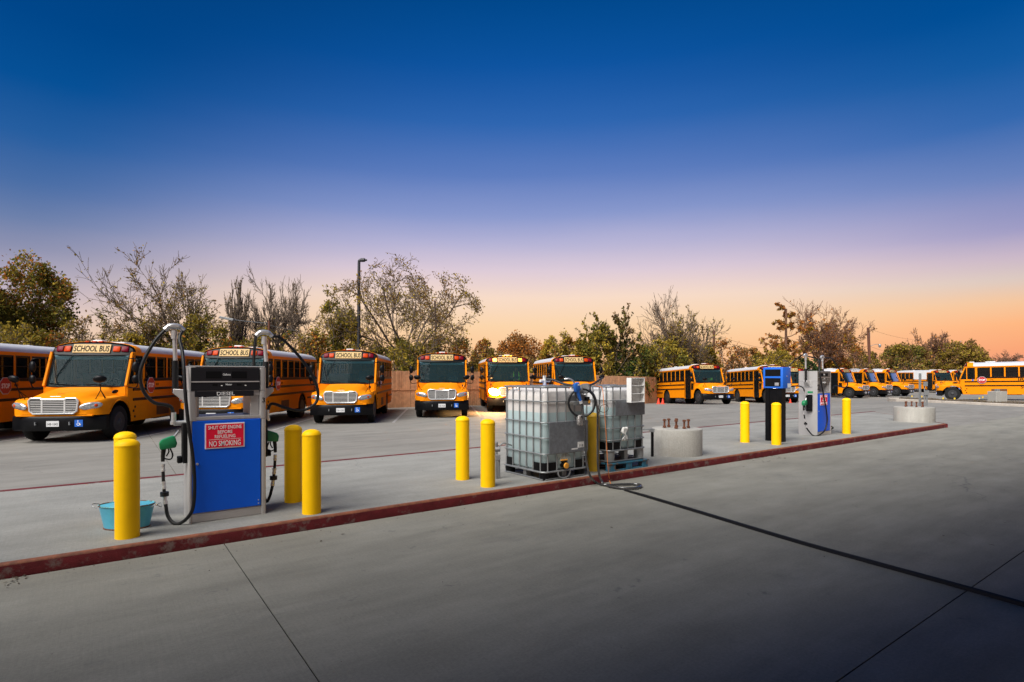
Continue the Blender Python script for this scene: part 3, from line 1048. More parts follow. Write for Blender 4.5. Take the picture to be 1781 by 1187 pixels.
    # ---- side glazing, one pane per window, black frame round each
    def pane(x, y0, y1, z0, z1, frame=True, mid=True):
        s = 1 if x > 0 else -1
        b = MB()
        b.box(*sorted((x - 0.022 * s, x - 0.030 * s)), y0, y1, z0, z1)
        w = b.build('side_window', M['pane'], root)
        if frame:
            b = MB()
            xa, xb = sorted((x - 0.008 * s, x - 0.038 * s))
            t = 0.022
            b.box(xa, xb, y0, y0 + t, z0, z1)
            b.box(xa, xb, y1 - t, y1, z0, z1)
            b.box(xa, xb, y0 + t, y1 - t, z0, z0 + t)
            b.box(xa, xb, y0 + t, y1 - t, z1 - t, z1)
            if mid:
                zm = (z0 + z1) / 2 + 0.02
                b.box(xa, xb, y0 + t, y1 - t, zm - 0.014, zm + 0.014)
            b.build('window_frame', K_, w)
    for i in range(7):
        y = 2.52 + 0.785 * i
        pane(1.15, y + 0.045, min(y + 0.74, 8.02), WB, WT)
        y = 3.02 + 0.72 * i
        pane(-1.15, y + 0.045 if i else y, y + 0.675, WB, WT)
    pane(1.15, 1.92, 2.38, 1.62, WT, True, False)
    for s in (-1, 1):
        b = MB()
        b.ext([(1.128 * s, 1.50, 1.62), (1.128 * s, 1.86, 1.62), (1.128 * s, 1.86, 2.46), (1.128 * s, 1.80, 2.46)], (-0.006 * s, 0, 0))
        b.build('quarter_light', M['pane'], root)
    b = MB()
    b.box(-0.85, 0.85, BL - 0.03, BL - 0.024, 1.75, 2.45)
    b.build('rear_window', M['pane'], root)
    # ---- entrance door: two glazed leaves
    b = MB()
    xa, xb = -1.158, -1.118
    for y0, y1 in ((2.045, 2.445), (2.455, 2.855)):
        b.box(xa, xb, y0, y0 + 0.05, 0.42, 2.46)
        b.box(xa, xb, y1 - 0.05, y1, 0.42, 2.46)
        for z in (0.42, 1.34, 2.41):
            b.box(xa, xb, y0 + 0.05, y1 - 0.05, z, z + 0.055)
    dr = b.build('entrance_door', K_, root, bevel=0.006)
    for y0, y1 in ((2.095, 2.395), (2.505, 2.805)):
        for z0, z1 in ((0.475, 1.34), (1.395, 2.41)):
            b = MB()
            b.box(-1.142, -1.136, y0, y1, z0, z1)
            b.build('door_pane', M['pane'], dr)
    b = MB()
    b.box(-1.12, -0.5, 2.05, 2.85, 0.40, 0.44)
    b.box(-1.10, -0.8, 2.05, 2.85, 0.66, 0.70)
    b.build('entrance_step', K_, root)
    b = MB()
    b.ext([(-1.152, y, z) for y, z in ((1.62, 1.05), (1.96, 1.05), (1.96, 1.50), (1.66, 1.50))], (-0.006, 0, 0))
    b.build('lower_front_light', M['pane'], root)
    # ---- folded stop sign on the driver side
    b = MB()
    oc = [(0.235 / math.cos(R(22.5)) * math.cos(R(22.5 + 45 * i)), 0.235 / math.cos(R(22.5)) * math.sin(R(22.5 + 45 * i))) for i in range(8)]
    c0 = Vector((1.20, 2.78, 1.56))
    b.ext([c0 + Vector((0, x * 1.08, z * 1.08)) for x, z in oc], (0.012, 0, 0))
    b.cur = 1
    b.ext([c0 + Vector((0.014, x, z)) for x, z in oc], (0.004, 0, 0))
    sg = b.build('stop_sign', [M['white'], M['stop']], root)
    text('lettering', 'STOP', 0.36, 0.15, M['wtext'], sg, face_m(c0 + Vector((0.021, 0, 0)), (0, 1, 0)), 0.004, 0.02)
    b = MB()
    b.box(1.155, 1.20, 2.50, 3.02, 1.50, 1.60)
    b.build('stop_arm', K_, sg, bevel=0.01)
    b = MB()
    b.obox((1.156, 2.24, 1.56), (0.008, 0.11, 0.11))
    b.build('side_sticker', M['blue_sticker'], root)
    text('fleet_number', '417', 0.19, 0.085, M['btext'], root, face_m((1.156, 3.35, 1.575), (0, 1, 0)), 0.004)
    text('fleet_number', '417', 0.19, 0.085, M['btext'], root, face_m((-1.156, 5.3, 1.575), (0, -1, 0)), 0.004)
    # ---- mirrors
    for s in (-1, 1):
        b = MB()
        b.tube(cr([(1.10 * s, 1.62, 2.40), (1.36 * s, 1.46, 2.38), (1.45 * s, 1.42, 2.28), (1.46 * s, 1.41, 1.9), (1.44 * s, 1.42, 1.60), (1.36 * s, 1.45, 1.50), (1.12 * s, 1.50, 1.52)], 5), 0.016, 6)
        ma = b.build('mirror_arm', K_, root)
        for z, h in ((2.13, 0.34), (1.76, 0.27)):
            b = MB()
            b.ell((1.40 * s, 1.40, z), (0.105, 0.065, h / 2), Matrix.Rotation(0.25 * s, 3, 'Z'), 12, 8)
            b.build('mirror_head', K_, ma)
        b = MB()
        ap = Vector((1.03 * s, 0.25, 1.46))
        for ft in ((0.88 * s, 0.28, 1.20), (1.08 * s, 0.42, 1.17), (0.98 * s, 0.62, 1.21)):
            b.tube([ft, ap], 0.011, 5)
            b.obox(Vector(ft), (0.06, 0.05, 0.025))
        b.tube([ap, (1.06 * s, 0.16, 1.70)], 0.014, 6)
        cm = b.build('crossview_bracket', K_, root)
        b = MB()
        b.ell((1.07 * s, 0.13, 1.78), (0.165, 0.075, 0.105), Matrix.Rotation(0.45, 3, 'X') @ Matrix.Rotation(0.25 * s, 3, 'Z'), 16, 8)
        b.build('crossview_mirror', K_, cm)
    # ---- interior
    b = MB()
    b.box(-1.08, 1.08, 1.5, BL - 0.06, 0.985, 1.0)
    for i in range(6):
        y = 3.2 + i * 0.8
        for x0, x1 in ((-1.05, -0.20), (0.20, 1.05)):
            b.box(x0, x1, y, y + 0.12, 1.42, 1.95)
            b.box(x0, x1, y - 0.4, y, 1.30, 1.42)
    b.box(-1.05, 1.05, 1.78, 1.86, 2.36, 2.5)
    seats = b.build('seats', M['seat'], root, bevel=0.04)
    b = MB()
    b.box(-1.05, 1.05, 1.55, 1.78, 1.15, 1.56)
    b.box(-0.2, 0.2, 1.55, 1.9, 1.0, 1.5)
    ds = b.build('dashboard', M['dark'], root, bevel=0.04)
    b = MB()
    b.tube([Vector((0.52 + 0.22 * math.cos(a), 1.90 + 0.10 * math.sin(a), 1.58 + 0.19 * math.sin(a))) for a in np.linspace(0, 2 * math.pi, 20)[:-1]], 0.018, 6, closed=True)
    b.cyl((0.52, 1.75, 1.45), (0.52, 1.90, 1.58), 0.03)
    b.build('steering_wheel', K_, ds)
    b = MB()
    b.box(0.28, 0.78, 2.62, 2.75, 1.35, 2.05)
    b.box(0.28, 0.78, 2.25, 2.62, 1.25, 1.40)
    b.build('driver_seat', M['seat'], root, bevel=0.05)
    return root

pm_dark_vent = pm('brown_vent_mesh', (0.12, 0.045, 0.012), 0.6, 0, 0.2, 60)
bus0 = make_bus()
BUS = [  # x, y (nose), heading turn in degrees, label
    (-15.97, 13.86, 11.3, 'yellow school bus cut by the left photo edge, only side and stop sign showing'),
    (-12.6, 15.3, 9.0, 'yellow school bus with its whole front showing, left of the near diesel dispenser'),
    (-9.99, 18.5, 4.0, 'yellow school bus whose grille shows through the opening of the near dispenser'),
    (-6.53, 21.2, 7.1, 'yellow school bus just right of the near dispenser, facing out with its driver side visible'),
    (-3.06, 24.3, 7.1, 'yellow school bus seen straight from the front, fence on both sides of it'),
    (-0.02, 28.0, 7.1, 'yellow school bus with its headlight and amber lamps lit'),
    (3.55, 28.2, 7.1, 'yellow school bus whose hood is hidden by the caged liquid totes'),
    (14.45, 38.5, 9.5, 'yellow school bus with two red cones at its rear wheel, near the fence end'),
    (20.45, 41.3, 1.5, 'yellow school bus behind the blue card reader kiosk'),
    (24.2, 46.2, 1.5, 'yellow school bus mostly hidden between the blue kiosk and the far dispenser'),
    (34.84, 54.8, 33, 'nearest of the three yellow buses parked alike right of the far dispenser'),
    (38.9, 57.4, 33, 'middle one of the three yellow buses parked alike right of the far dispenser'),
    (42.9, 59.8, 33, 'farthest of the three yellow buses parked alike right of the far dispenser'),
    (55.2, 69.4, 3, 'distant yellow school bus partly covered by the back of the white sign'),
    (61.5, 74.0, 3, 'farthest yellow bus, only a sliver showing behind the bus that faces left'),
    (34.35, 44.9, -130, 'yellow school bus facing left at the right edge of the photo'),
]
BUSES = []
for i, (x, y, th, lab) in enumerate(BUS):
    o = bus0 if i == 0 else dup(bus0)
    o['label'] = lab
    h = Vector((math.sin(R(th)), -math.cos(R(th))))
    zf, zr = gz(x - h.x, y - h.y), gz(x - 6 * h.x, y - 6 * h.y)
    o.location = (x, y, zf + (zf - zr) / 5.05)
    o.rotation_euler = (-math.atan2(zf - zr, 5.05), 0, R(th))
    o.rotation_euler = (Matrix.Rotation(R(th), 3, 'Z') @ Matrix.Rotation(-math.atan2(zf - zr, 5.05), 3, 'X')).to_euler()
    BUSES.append(o)
def kids(o, stem):
    return [k for k in o.children if k.name.split('.')[0] == stem]
# the bus with its lamps on
lit = BUSES[5]
def relight(o, m):
    o.data = o.data.copy()
    o.data.materials[0] = m
for k, m in zip(sorted(kids(lit, 'amber_lamp'), key=lambda k: sum(v.co.x for v in k.data.vertices)), (M['lit_amber'], M['lit_soft'])):
    relight(k, m)
    k['label'] = 'glowing amber warning lamp'
for k in kids(lit, 'marker_lamp'):
    relight(k, M['lit_soft'])
hls = sorted(kids(lit, 'headlamp'), key=lambda k: sum(v.co.x for v in k.data.vertices))
relight(hls[0], M['lit_head'])
hls[0]['label'] = 'bright lit headlamp'
for v in hls[0].data.vertices:
    v.co.z = 1.03 + (v.co.z - 1.03) * 1.6
    v.co.y -= 0.03
pl = bpy.data.lights.new('headlamp_light', 'POINT')
pl.energy = 260
pl.color = (1.0, 0.55, 0.2)
pl.shadow_soft_size = 0.12
plo = bpy.data.objects.new('headlamp_light', pl)
C.objects.link(plo)
plo.parent = lit
plo.location = (-0.92, -0.16, 1.02)
# every bus has its own plate and fleet number
for i, o in enumerate(BUSES):
    if i == 1:
        continue
    g = random.Random(40 + i)
    for k in kids(o, 'bumper'):
        for p in k.children:
            if p.name.split('.')[0] == 'number_plate':
                for t_ in list(p.children):
                    bpy.data.objects.remove(t_)
                text('lettering', '%03d-%04d' % (g.randint(100, 199), g.randint(1000, 1999)), 0.26, 0.065, M['btext'], p, face_m((0, -0.0685, 0.54), (1, 0, 0)), 0.003)
    for k in kids(o, 'fleet_number'):
        x = k.data.vertices[0].co.x
        bpy.data.objects.remove(k)
        nn = str(400 + (i * 7) % 60)
        if x > 0:
            text('fleet_number', nn, 0.19, 0.085, M['btext'], o, face_m((1.156, 3.35, 1.575), (0, 1, 0)), 0.004)
        else:
            text('fleet_number', nn, 0.19, 0.085, M['btext'], o, face_m((-1.156, 5.3, 1.575), (0, -1, 0)), 0.004)
# side lettering on the bus that faces left
text('lettering', 'IRVING', 1.25, 0.17, M['btext'], BUSES[15], face_m((1.157, 5.45, 1.58), (0, 1, 0)), 0.004, 0.01)
text('lettering', 'SCHOOL BUS', 1.9, 0.2, M['btext'], BUSES[15], face_m((1.157, 5.9, 1.005), (0, 1, 0)), 0.004, 0.01)

# ------------------------------------------------------------------ white stall lines
for a, c in ((0, 1), (1, 2), (2, 3), (3, 4), (4, 5), (5, 6)):
    A_, B_ = BUSES[a], BUSES[c]
    m_ = (A_.location + B_.location) / 2
    th = (A_.rotation_euler.z + B_.rotation_euler.z) / 2
    d = Vector((-math.sin(th), math.cos(th), 0))
    stripe(Vector((m_.x, m_.y, 0)) - d * 0.8, Vector((m_.x, m_.y, 0)) + d * 8)
for a, c in ((7, 8), (8, 9)):
    m_ = (BUSES[a].location + BUSES[c].location) / 2
    d = Vector((-0.1, 1, 0)).normalized()
    stripe(Vector((m_.x, m_.y, 0)) - d * 0.8, Vector((m_.x, m_.y, 0)) + d * 7)
# ------------------------------------------------------------------ fuel dispensers
DO = Vector((-3.804, 6.546, 0.14))
def dl(px, py, yl, O=DO):
    d = Vector(((px - CX) / F, 1, -(py - HY) / F))
    t = (N.dot(O) + yl) / N.dot(d)
    P = Vector((0, 0, HC)) + d * t - O
    return Vector((P.dot(U), P.dot(N), P.z))
def rrect(x0, x1, y0, y1, r, z, n=4):
    out = []
    for cx_, cy_, a0 in ((x1 - r, y1 - r, 0), (x0 + r, y1 - r, 90), (x0 + r, y0 + r, 180), (x1 - r, y0 + r, 270)):
        for i in range(n + 1):
            a = R(a0 + 90 * i / n)
            out.append(Vector((cx_ + r * math.cos(a), cy_ + r * math.sin(a), z)))
    return out

def make_dispenser():
    root = thing('fuel_dispenser', 'large silver and blue diesel dispenser with black display head, nearest the camera', 'fuel dispenser', DO, AZ, 'silver diesel dispensers on the island')
    S = M['silver']
    Wd, Dp, H = 0.85, 0.54, 1.85
    b = MB()
    b.box(0.03, Wd - 0.03, 0.012, Dp - 0.012, 0.0, 0.108)
    b.build('plinth', S, root, bevel=0.006)
    b = MB()
    b.box(0.035, Wd - 0.06, 0.02, Dp - 0.02, 0.108, 1.215)
    b.build('cabinet', S, root)
    for y0, y1 in ((0.0, 0.018), (Dp - 0.018, Dp)):
        b = MB()
        b.box(0.036, Wd - 0.062, y0, y1, 0.114, 1.208)
        pn = b.build('blue_panel', M['pblue'], root, bevel=0.006)
        if y0 == 0:
            b = MB()
            b.cyl((0.085, -0.012, 0.70), (0.085, 0.005, 0.70), 0.014, 10)
            for z in (0.145, 0.185):
                b.cyl((0.76, -0.004, z), (0.76, 0.003, z), 0.008, 8)
            b.build('panel_lock', M['alu'], pn)
    # end columns with rounded corners, each in three stacked panels
    for x0, x1, s in ((0.0, 0.085, -1), (Wd - 0.075, Wd, 1)):
        for z0, z1 in ((0.0, 1.205), (1.209, 1.562), (1.566, H)):
            b = MB()
            p = rrect(x0, x1, 0.0, Dp, 0.022, z0, 3)
            if z0 == 0:
                xi0, xi1 = (x0, x0 + 0.034) if s < 0 else (x1 - 0.055, x1)
                p = rrect(xi0, xi1, 0.0, Dp, 0.015, z0, 3)
            b.ext(p, (0, 0, z1 - z0))
            b.build('end_column', S, root)
    b = MB()
    b.box(0.036, Wd - 0.058, 0.004, Dp - 0.004, 1.2155, 1.255)
    b.box(0.088, 0.115, 0.10, Dp - 0.10, 1.256, 1.50)
    b.build('window_sill', S, root, bevel=0.004)
    b = MB()
    b.box(0.675, 0.772, 0.03, Dp - 0.03, 1.2565, 1.50)
    b.build('head_pier', S, root, bevel=0.004)
    b = MB()
    b.box(0.087, 0.773, 0.016, Dp - 0.016, 1.50, 1.845)
    hd = b.build('head_housing', S, root)
    b = MB()
    b.box(0.01, Wd - 0.01, 0.008, Dp - 0.008, 1.8505, 1.866)
    b.build('head_lid', S, root, bevel=0.004)
    for yf, s in ((-0.006, 1), (Dp - 0.006, -1)):
        b = MB()
        b.box(0.02, 0.775, yf, yf + 0.012, 1.568, 1.843)
        dp = b.build('display_panel', M['headb'], root, bevel=0.004)
        if s > 0:
            b = MB()
            b.box(0.024, 0.771, yf - 0.006, yf - 0.0005, 1.668, 1.681)
            b.build('trim_strip', M['alu'], dp)
            for x0, x1, z0, z1 in ((0.175, 0.345, 1.715, 1.80), (0.455, 0.625, 1.715, 1.80), (0.245, 0.30, 1.625, 1.648), (0.51, 0.565, 1.625, 1.648)):
                b = MB()
                b.box(x0, x1, yf - 0.003, yf - 0.0005, z0, z1)
                b.build('display_window', M['dark'], dp)
            b = MB()
            for x in (0.335, 0.60):
                b.box(x, x + 0.02, yf - 0.003, yf - 0.0005, 1.622, 1.632)
            b.build('display_mark', M['wtext'], dp)
            text('lettering', 'Gallons', 0.085, 0.026, M['wtext'], dp, face_m((0.40, yf - 0.003, 1.762), (1, 0, 0)), 0.002, 0.01)
            text('lettering', 'Meter', 0.07, 0.022, M['wtext'], dp, face_m((0.425, yf - 0.003, 1.64), (1, 0, 0)), 0.002, 0.01)
    b = MB()
    b.box(0.06, 0.705, -0.012, 0.012, 1.495, 1.563)
    pb = b.build('product_bar', M['headb'], root, bevel=0.004)
    text('lettering', 'DIESEL', 0.195, 0.044, M['wtext'], pb, face_m((0.39, -0.014, 1.53), (1, 0, 0)), 0.003, 0.01)
    # warning sign
    b = MB()
    b.box(0.165, 0.60, -0.008, -0.001, 0.868, 1.172)
    sg = b.build('warning_sign', M['wtext'], root, bevel=0.002)
    b = MB()
    b.box(0.178, 0.587, -0.011, -0.0085, 0.881, 1.159)
    rf = b.build('red_field', M['redsign'], sg)
    for s, w, h, z in (('SHUT OFF ENGINE', 0.365, 0.042, 1.122), ('BEFORE', 0.16, 0.040, 1.066), ('REFUELING', 0.225, 0.040, 1.012), ('NO SMOKING', 0.345, 0.066, 0.928)):
        text('lettering', s, w, h, M['wtext'], sg, face_m((0.382, -0.0125, z), (1, 0, 0)), 0.0025, 0.008)
    b = MB()
    b.box(0.205, 0.56, -0.0135, -0.0115, 0.975, 0.979)
    b.build('rule_line', M['wtext'], sg)
    num = text('pump_number', '3', 0.035, 0.06, M['btext'], root, face_m((Wd - 0.03, -0.003, 1.44), (1, 0, 0)), 0.002, 0.01)
    b = MB()
    b.obox((-0.002, 0.20, 1.25), (0.003, 0.15, 0.055))
    b.build('green_label', M['green'], root)
    # ---- hose sets
    def hose_set(s):
        xe = 0.0 if s < 0 else Wd
        ox = -1 if s < 0 else 1
        X = lambda d: xe + ox * d
        b = MB()
        b.ext([(X(0.001), y, z) for y, z in ((0.14, 1.40), (0.40, 1.40), (0.40, 1.585), (0.14, 1.585))], (ox * 0.012, 0, 0))
        b.add([(X(0.013), 0.20, 1.42), (X(0.013), 0.34, 1.42), (X(0.013), 0.34, 1.58), (X(0.013), 0.20, 1.58), (X(0.14), 0.22, 1.54), (X(0.14), 0.32, 1.54), (X(0.14), 0.32, 1.59), (X(0.14), 0.22, 1.59)],
              [(0, 1, 2, 3), (4, 5, 6, 7), (0, 1, 5, 4), (1, 2, 6, 5), (2, 3, 7, 6), (3, 0, 4, 7)])
        b.build('mast_bracket', S, root, bevel=0.004)
        mx = X(0.115 if s < 0 else 0.06)
        tx = X(0.125 if s < 0 else 0.035)
        b = MB()
        b.cyl((mx, 0.27, 1.55), (mx, 0.27, 1.93), 0.033, 12)
        b.build('mast_sleeve', M['hose'], root)
        b = MB()
        zt = 2.29 if s < 0 else 2.26
        b.cyl((mx, 0.27, 1.93), (tx, 0.27, zt), 0.024, 12)
        b.cyl((tx, 0.27, zt - 0.10), (tx, 0.27, zt), 0.034, 12)
        b.tube(cr([(tx - 0.10, 0.27, zt + 0.005), (tx - 0.055, 0.27, zt + 0.045), (tx, 0.27, zt + 0.055), (tx + 0.055, 0.27, zt + 0.045), (tx + 0.10, 0.27, zt + 0.005)], 4), [0.028] * 4 + [0.034] * 9 + [0.028] * 4, 10)
        b.build('hose_mast', M['alu'], root)
        top = Vector((tx, 0.27, zt))
        if s < 0:
            pa = [top + Vector((-0.09, 0, 0.01))] + [dl(px, py, 0.27) for px, py in ((270, 593), (251, 625), (243.5, 654), (250, 681), (267, 700), (288, 704.5), (298, 709), (302, 722))]
            pb_ = [top + Vector((0.09, 0, 0.01))] + [dl(px, py, y) for px, py, y in ((312, 589, 0.20), (317, 611, 0.12), (320, 643, 0.02), (322.5, 688, -0.04), (328.6, 745, -0.06), (335.5, 795, -0.07), (338.5, 841, -0.07), (335.7, 883, -0.06), (323, 904, -0.02), (306, 911.5, 0.05), (292.5, 899, 0.14), (288, 877, 0.2))]
        else:
            pa = [top + Vector((0.09, 0, 0.01))] + [dl(px, py, 0.27) for px, py in ((490, 589.5), (521, 621), (543, 653), (553, 681.5), (548, 702.7), (525, 714.5), (497, 710), (473, 702.7), (464.5, 717))]
            pb_ = [top + Vector((-0.09, 0, 0.01))] + [dl(px, py, y) for px, py, y in ((444, 594, 0.40), (441.5, 625, 0.52), (442, 660, 0.60), (447, 720, 0.62), (452, 800, 0.60), (456, 850, 0.56), (463, 872, 0.45), (469, 864, 0.36), (474, 845, 0.28))]
        b = MB()
        b.tube(cr(pa, 6), 0.0195, 10)
        b.build('hose', M['hose'], root)
        e = pa[-1]
        b = MB()
        b.cyl(e + Vector((0, 0, 0.03)), e + Vector((0, 0, -0.075)), 0.027, 10)
        b.cyl(e + Vector((0, 0, -0.075)), e + Vector((0, 0, -0.115)), 0.036, 10)
        b.cyl(e + Vector((0, 0, -0.10)), Vector((X(0.002), 0.27, e.z - 0.10)), 0.03, 10)
        b.build('hose_elbow', M['alu'], root)
        b = MB()
        b.tube(cr(pb_, 6), 0.0195, 10)
        b.build('hose', M['hose'], root)
        # whip end, breakaway couplings and nozzle
        e = pb_[-1]
        npos = dl(291, 772, 0.27) if s < 0 else dl(472.5, 760, 0.27)
        hb = npos + Vector((ox * 0.045, 0, -0.24))
        path = cr([e, (e + hb) / 2 + Vector((ox * 0.006, 0.0, 0)), hb], 8)
        b = MB()
        b.tube(path, 0.0185, 10)
        wh = b.build('whip_hose', M['hose'], root)
        Lp = len(path)
        for i0, i1, r in ((0, 4, 0.027), (6, 9, 0.027), (Lp - 4, Lp - 1, 0.024)):
            b = MB()
            b.tube([path[i0], path[i0].lerp(path[i1], .3), path[i0].lerp(path[i1], .32), path[i0].lerp(path[i1], .68), path[i0].lerp(path[i1], .7), path[i1]], [r, r, r * 0.85, r * 0.85, r, r], 10)
            b.build('coupling', M['alu'], wh)
        b = MB()
        b.cyl(path[4] + Vector((0, 0, -0.025)), path[4] + Vector((0, 0, 0.025)), 0.046, 12)
        b.build('breakaway', M['hose'], wh)
        b = MB()
        nb = [npos + Vector((ox * x, 0, z)) for x, z in ((0.075, -0.068), (0.085, 0.01), (0.06, 0.05), (-0.03, 0.085), (-0.075, 0.09), (-0.10, 0.0), (-0.085, -0.05))]
        b.ext([p + Vector((0, -0.045, 0)) for p in nb], (0, 0.09, 0))
        b.build('nozzle_cover', M['green'], root, bevel=0.012, seg=2)
        b = MB()
        b.tube([npos + Vector((-ox * 0.05, 0, 0.05)), npos + Vector((-ox * 0.08, 0, 0.09)), npos + Vector((-ox * 0.12, 0, 0.15))], 0.014, 8)
        b.build('nozzle_spout', M['alu'], root)
        b = MB()
        b.tube([npos + Vector((ox * 0.035, 0, -0.05)), npos + Vector((ox * 0.045, 0, -0.15)), hb + Vector((0, 0, 0.03))], [0.026, 0.022, 0.020], 8)
        b.tube(cr([npos + Vector((ox * 0.045, 0, -0.17)), npos + Vector((-ox * 0.03, 0, -0.19)), npos + Vector((-ox * 0.055, 0, -0.14)), npos + Vector((-ox * 0.03, 0, -0.06))], 5), 0.009, 6)
        b.tube(cr([npos + Vector((-ox * 0.01, 0, -0.06)), npos + Vector((-ox * 0.015, 0, -0.10)), npos + Vector((ox * 0.01, 0, -0.15))], 4), 0.008, 6)
        b.build('nozzle_handle', M['hose'], root)
        b = MB()
        b.box(*sorted((X(0.001), X(0.05))), 0.13, 0.30, 0.70, 1.18)
        b.box(*sorted((X(0.051), X(0.10))), 0.17, 0.27, 0.70, 0.78)
        b.build('nozzle_boot', M['dark'], root, bevel=0.008)
    hose_set(-1)
    hose_set(1)
    return root
disp = make_dispenser()
disp2 = dup(disp, 'smaller looking silver dispenser farther along the island, beside the blue kiosk')
disp2.location = gp(1421.5, 758.5, 0.14)
for k in list(disp2.children):
    st = k.name.split('.')[0]
    if st in ('display_panel', 'product_bar'):
        k.data = k.data.copy()
        k.data.materials[0] = M['headg']
    if st == 'pump_number':
        bpy.data.objects.remove(k)
for k in list(disp2.children):
    if k.name.split('.')[0] == 'hose':
        bpy.data.objects.remove(k)
D2 = disp2.location.copy()
mt = [k for k in disp.children if k.name.split('.')[0] == 'hose_mast']
for pts in (
        [Vector((-0.215, 0.27, 2.30))] + [dl(px, py, y, D2) for px, py, y in ((1401, 615, 0.33), (1386, 624, 0.6), (1371, 638, 0.8), (1360, 655, 0.9), (1360, 668, 0.85), (1371, 672.5, 0.75), (1383, 671.6, 0.55), (1392, 672.3, 0.4), (1397.5, 676, 0.3), (1399, 681, 0.27))],
        [Vector((-0.035, 0.27, 2.30))] + [dl(px, py, y, D2) for px, py, y in ((1423, 626, 0.15), (1425, 645.5, 0.0), (1429.8, 673, -0.06), (1433.6, 694, -0.07), (1437.4, 715, -0.07), (1438.6, 733.5, -0.07), (1434.4, 748.6, -0.06), (1425, 757, -0.04), (1416, 758.5, 0.04), (1409, 753, 0.14))] + [dl(288, 877, 0.2)],
        [Vector((0.975, 0.27, 2.27))] + [dl(px, py, 0.27, D2) for px, py in ((1446.5, 624), (1455.6, 636.5), (1464.7, 650), (1472, 661), (1474, 670), (1469, 674.5), (1460, 672), (1452, 671), (1448, 677))],
        [Vector((0.795, 0.27, 2.27))] + [dl(px, py, y, D2) for px, py, y in ((1427, 626, 0.45), (1425, 643, 0.62), (1424, 670, 0.66), (1428, 720, 0.64), (1440, 745, 0.55), (1449, 744, 0.4))] + [dl(474, 845, 0.28)]):
    b = MB()
    b.tube(cr(pts, 6), 0.0195, 10)
    b.build('hose', M['hose'], disp2)
text('pump_number', '2', 0.11, 0.15, M['btext'], disp2, face_m((0.0, -0.003, 1.40), (1, 0, 0)) @ Matrix.Translation((0.055, 0, 0)), 0.002, 0.01)

# ------------------------------------------------------------------ bollards
def make_bollard():
    b = MB()
    prof = [(0.115, 0.0), (0.115, 0.985)] + [(0.118, 0.985), (0.118, 1.0)] + [(0.115 * math.cos(a), 1.0 + 0.065 * math.sin(a)) for a in np.linspace(0.12, math.pi / 2 - 0.02, 7)] + [(0.0005, 1.065)]
    b.lathe(prof, n=28)
    return b.build('bollard', M['bollard'], None, ang=25)
bol = make_bollard()
BOL = [(221.5, 6.03, 'yellow bollard in front of the turquoise tub, nearest the camera'),
       (217.8, 6.80, 'yellow bollard almost hidden behind the one in front of the turquoise tub'),
       (510, 7.72, 'yellow bollard right of the near dispenser, the one set farther back'),
       (542, 7.08, 'yellow bollard right of the near dispenser, the one closer to the kerb'),
       (804.5, 9.36, 'yellow bollard left of the liquid totes, the one set farther back'),
       (848.5, 8.76, 'yellow bollard left of the liquid totes, closer to the kerb, beside a grey pipe'),
       (1031.6, 10.2, 'mustard yellow bollard squeezed between the two caged liquid totes'),
       (1295.5, 14.5, 'yellow bollard left of the blue kiosk'),
       (1350.2, 13.98, 'yellow bollard standing in front of the blue and black kiosk'),
       (1472.3, 16.6, 'yellow bollard right of the far dispenser')]
for i, (px, Y, lab) in enumerate(BOL):
    o = bol if i == 0 else dup(bol)
    o.location = ((px - CX) / F * Y, Y, 0.14)
    o.rotation_euler = (0, 0, rnd.uniform(0, 6))
    tag(o, lab, 'bollard', 'yellow bollards on the fuel island')
    if i == 6:
        o.data = o.data.copy()
        o.data.materials[0] = M['bollard2']

# ------------------------------------------------------------------ tub
tubp = Vector(((221 - CX) / F * 6.42, 6.42, 0.14))
tub = thing('metal_tub', 'turquoise enamelled metal tub with rusty rim and wire handles behind a yellow bollard', 'tub', tubp, 0.1)
b = MB()
sy = 0.62
b.lathe([(0.0005, 0.012), (0.225, 0.012), (0.235, 0.0), (0.24, 0.03), (0.288, 0.255), (0.292, 0.262)], n=36, sy=sy)
b.build('tub_wall', M['tub'], tub)
b = MB()
b.lathe([(0.0005, 0.02), (0.222, 0.02), (0.284, 0.258)], n=36, sy=sy)
b.build('tub_lining', M['tubin'], tub)
b = MB()
b.tube([(0.291 * math.cos(a), 0.291 * sy * math.sin(a), 0.265) for a in np.linspace(0, 2 * math.pi, 37)[:-1]], 0.008, 6, closed=True)
M['rimrust'] = pm('chipped_turquoise_rim', (0.10, 0.45, 0.50), 0.5, 0, 0.2, 9, dirt=(0.10, 0.04, 0.02), dscale=14, dlo=0.46, dhi=0.52)
b.build('tub_rim', M['rimrust'], tub)
b = MB()
b.tube([(0.237 * math.cos(a), 0.237 * sy * math.sin(a), 0.006) for a in np.linspace(0, 2 * math.pi, 37)[:-1]], 0.009, 6, closed=True)
b.build('tub_foot_ring', M['rust'], tub)
for s in (-1, 1):
    b = MB()
    b.tube(cr([(0.29 * s, -0.06, 0.235), (0.34 * s, -0.055, 0.262), (0.372 * s, 0, 0.225 if s > 0 else 0.275), (0.34 * s, 0.055, 0.262), (0.29 * s, 0.06, 0.235)], 5), 0.005, 6)
    b.build('tub_handle', M['galv'], tub)

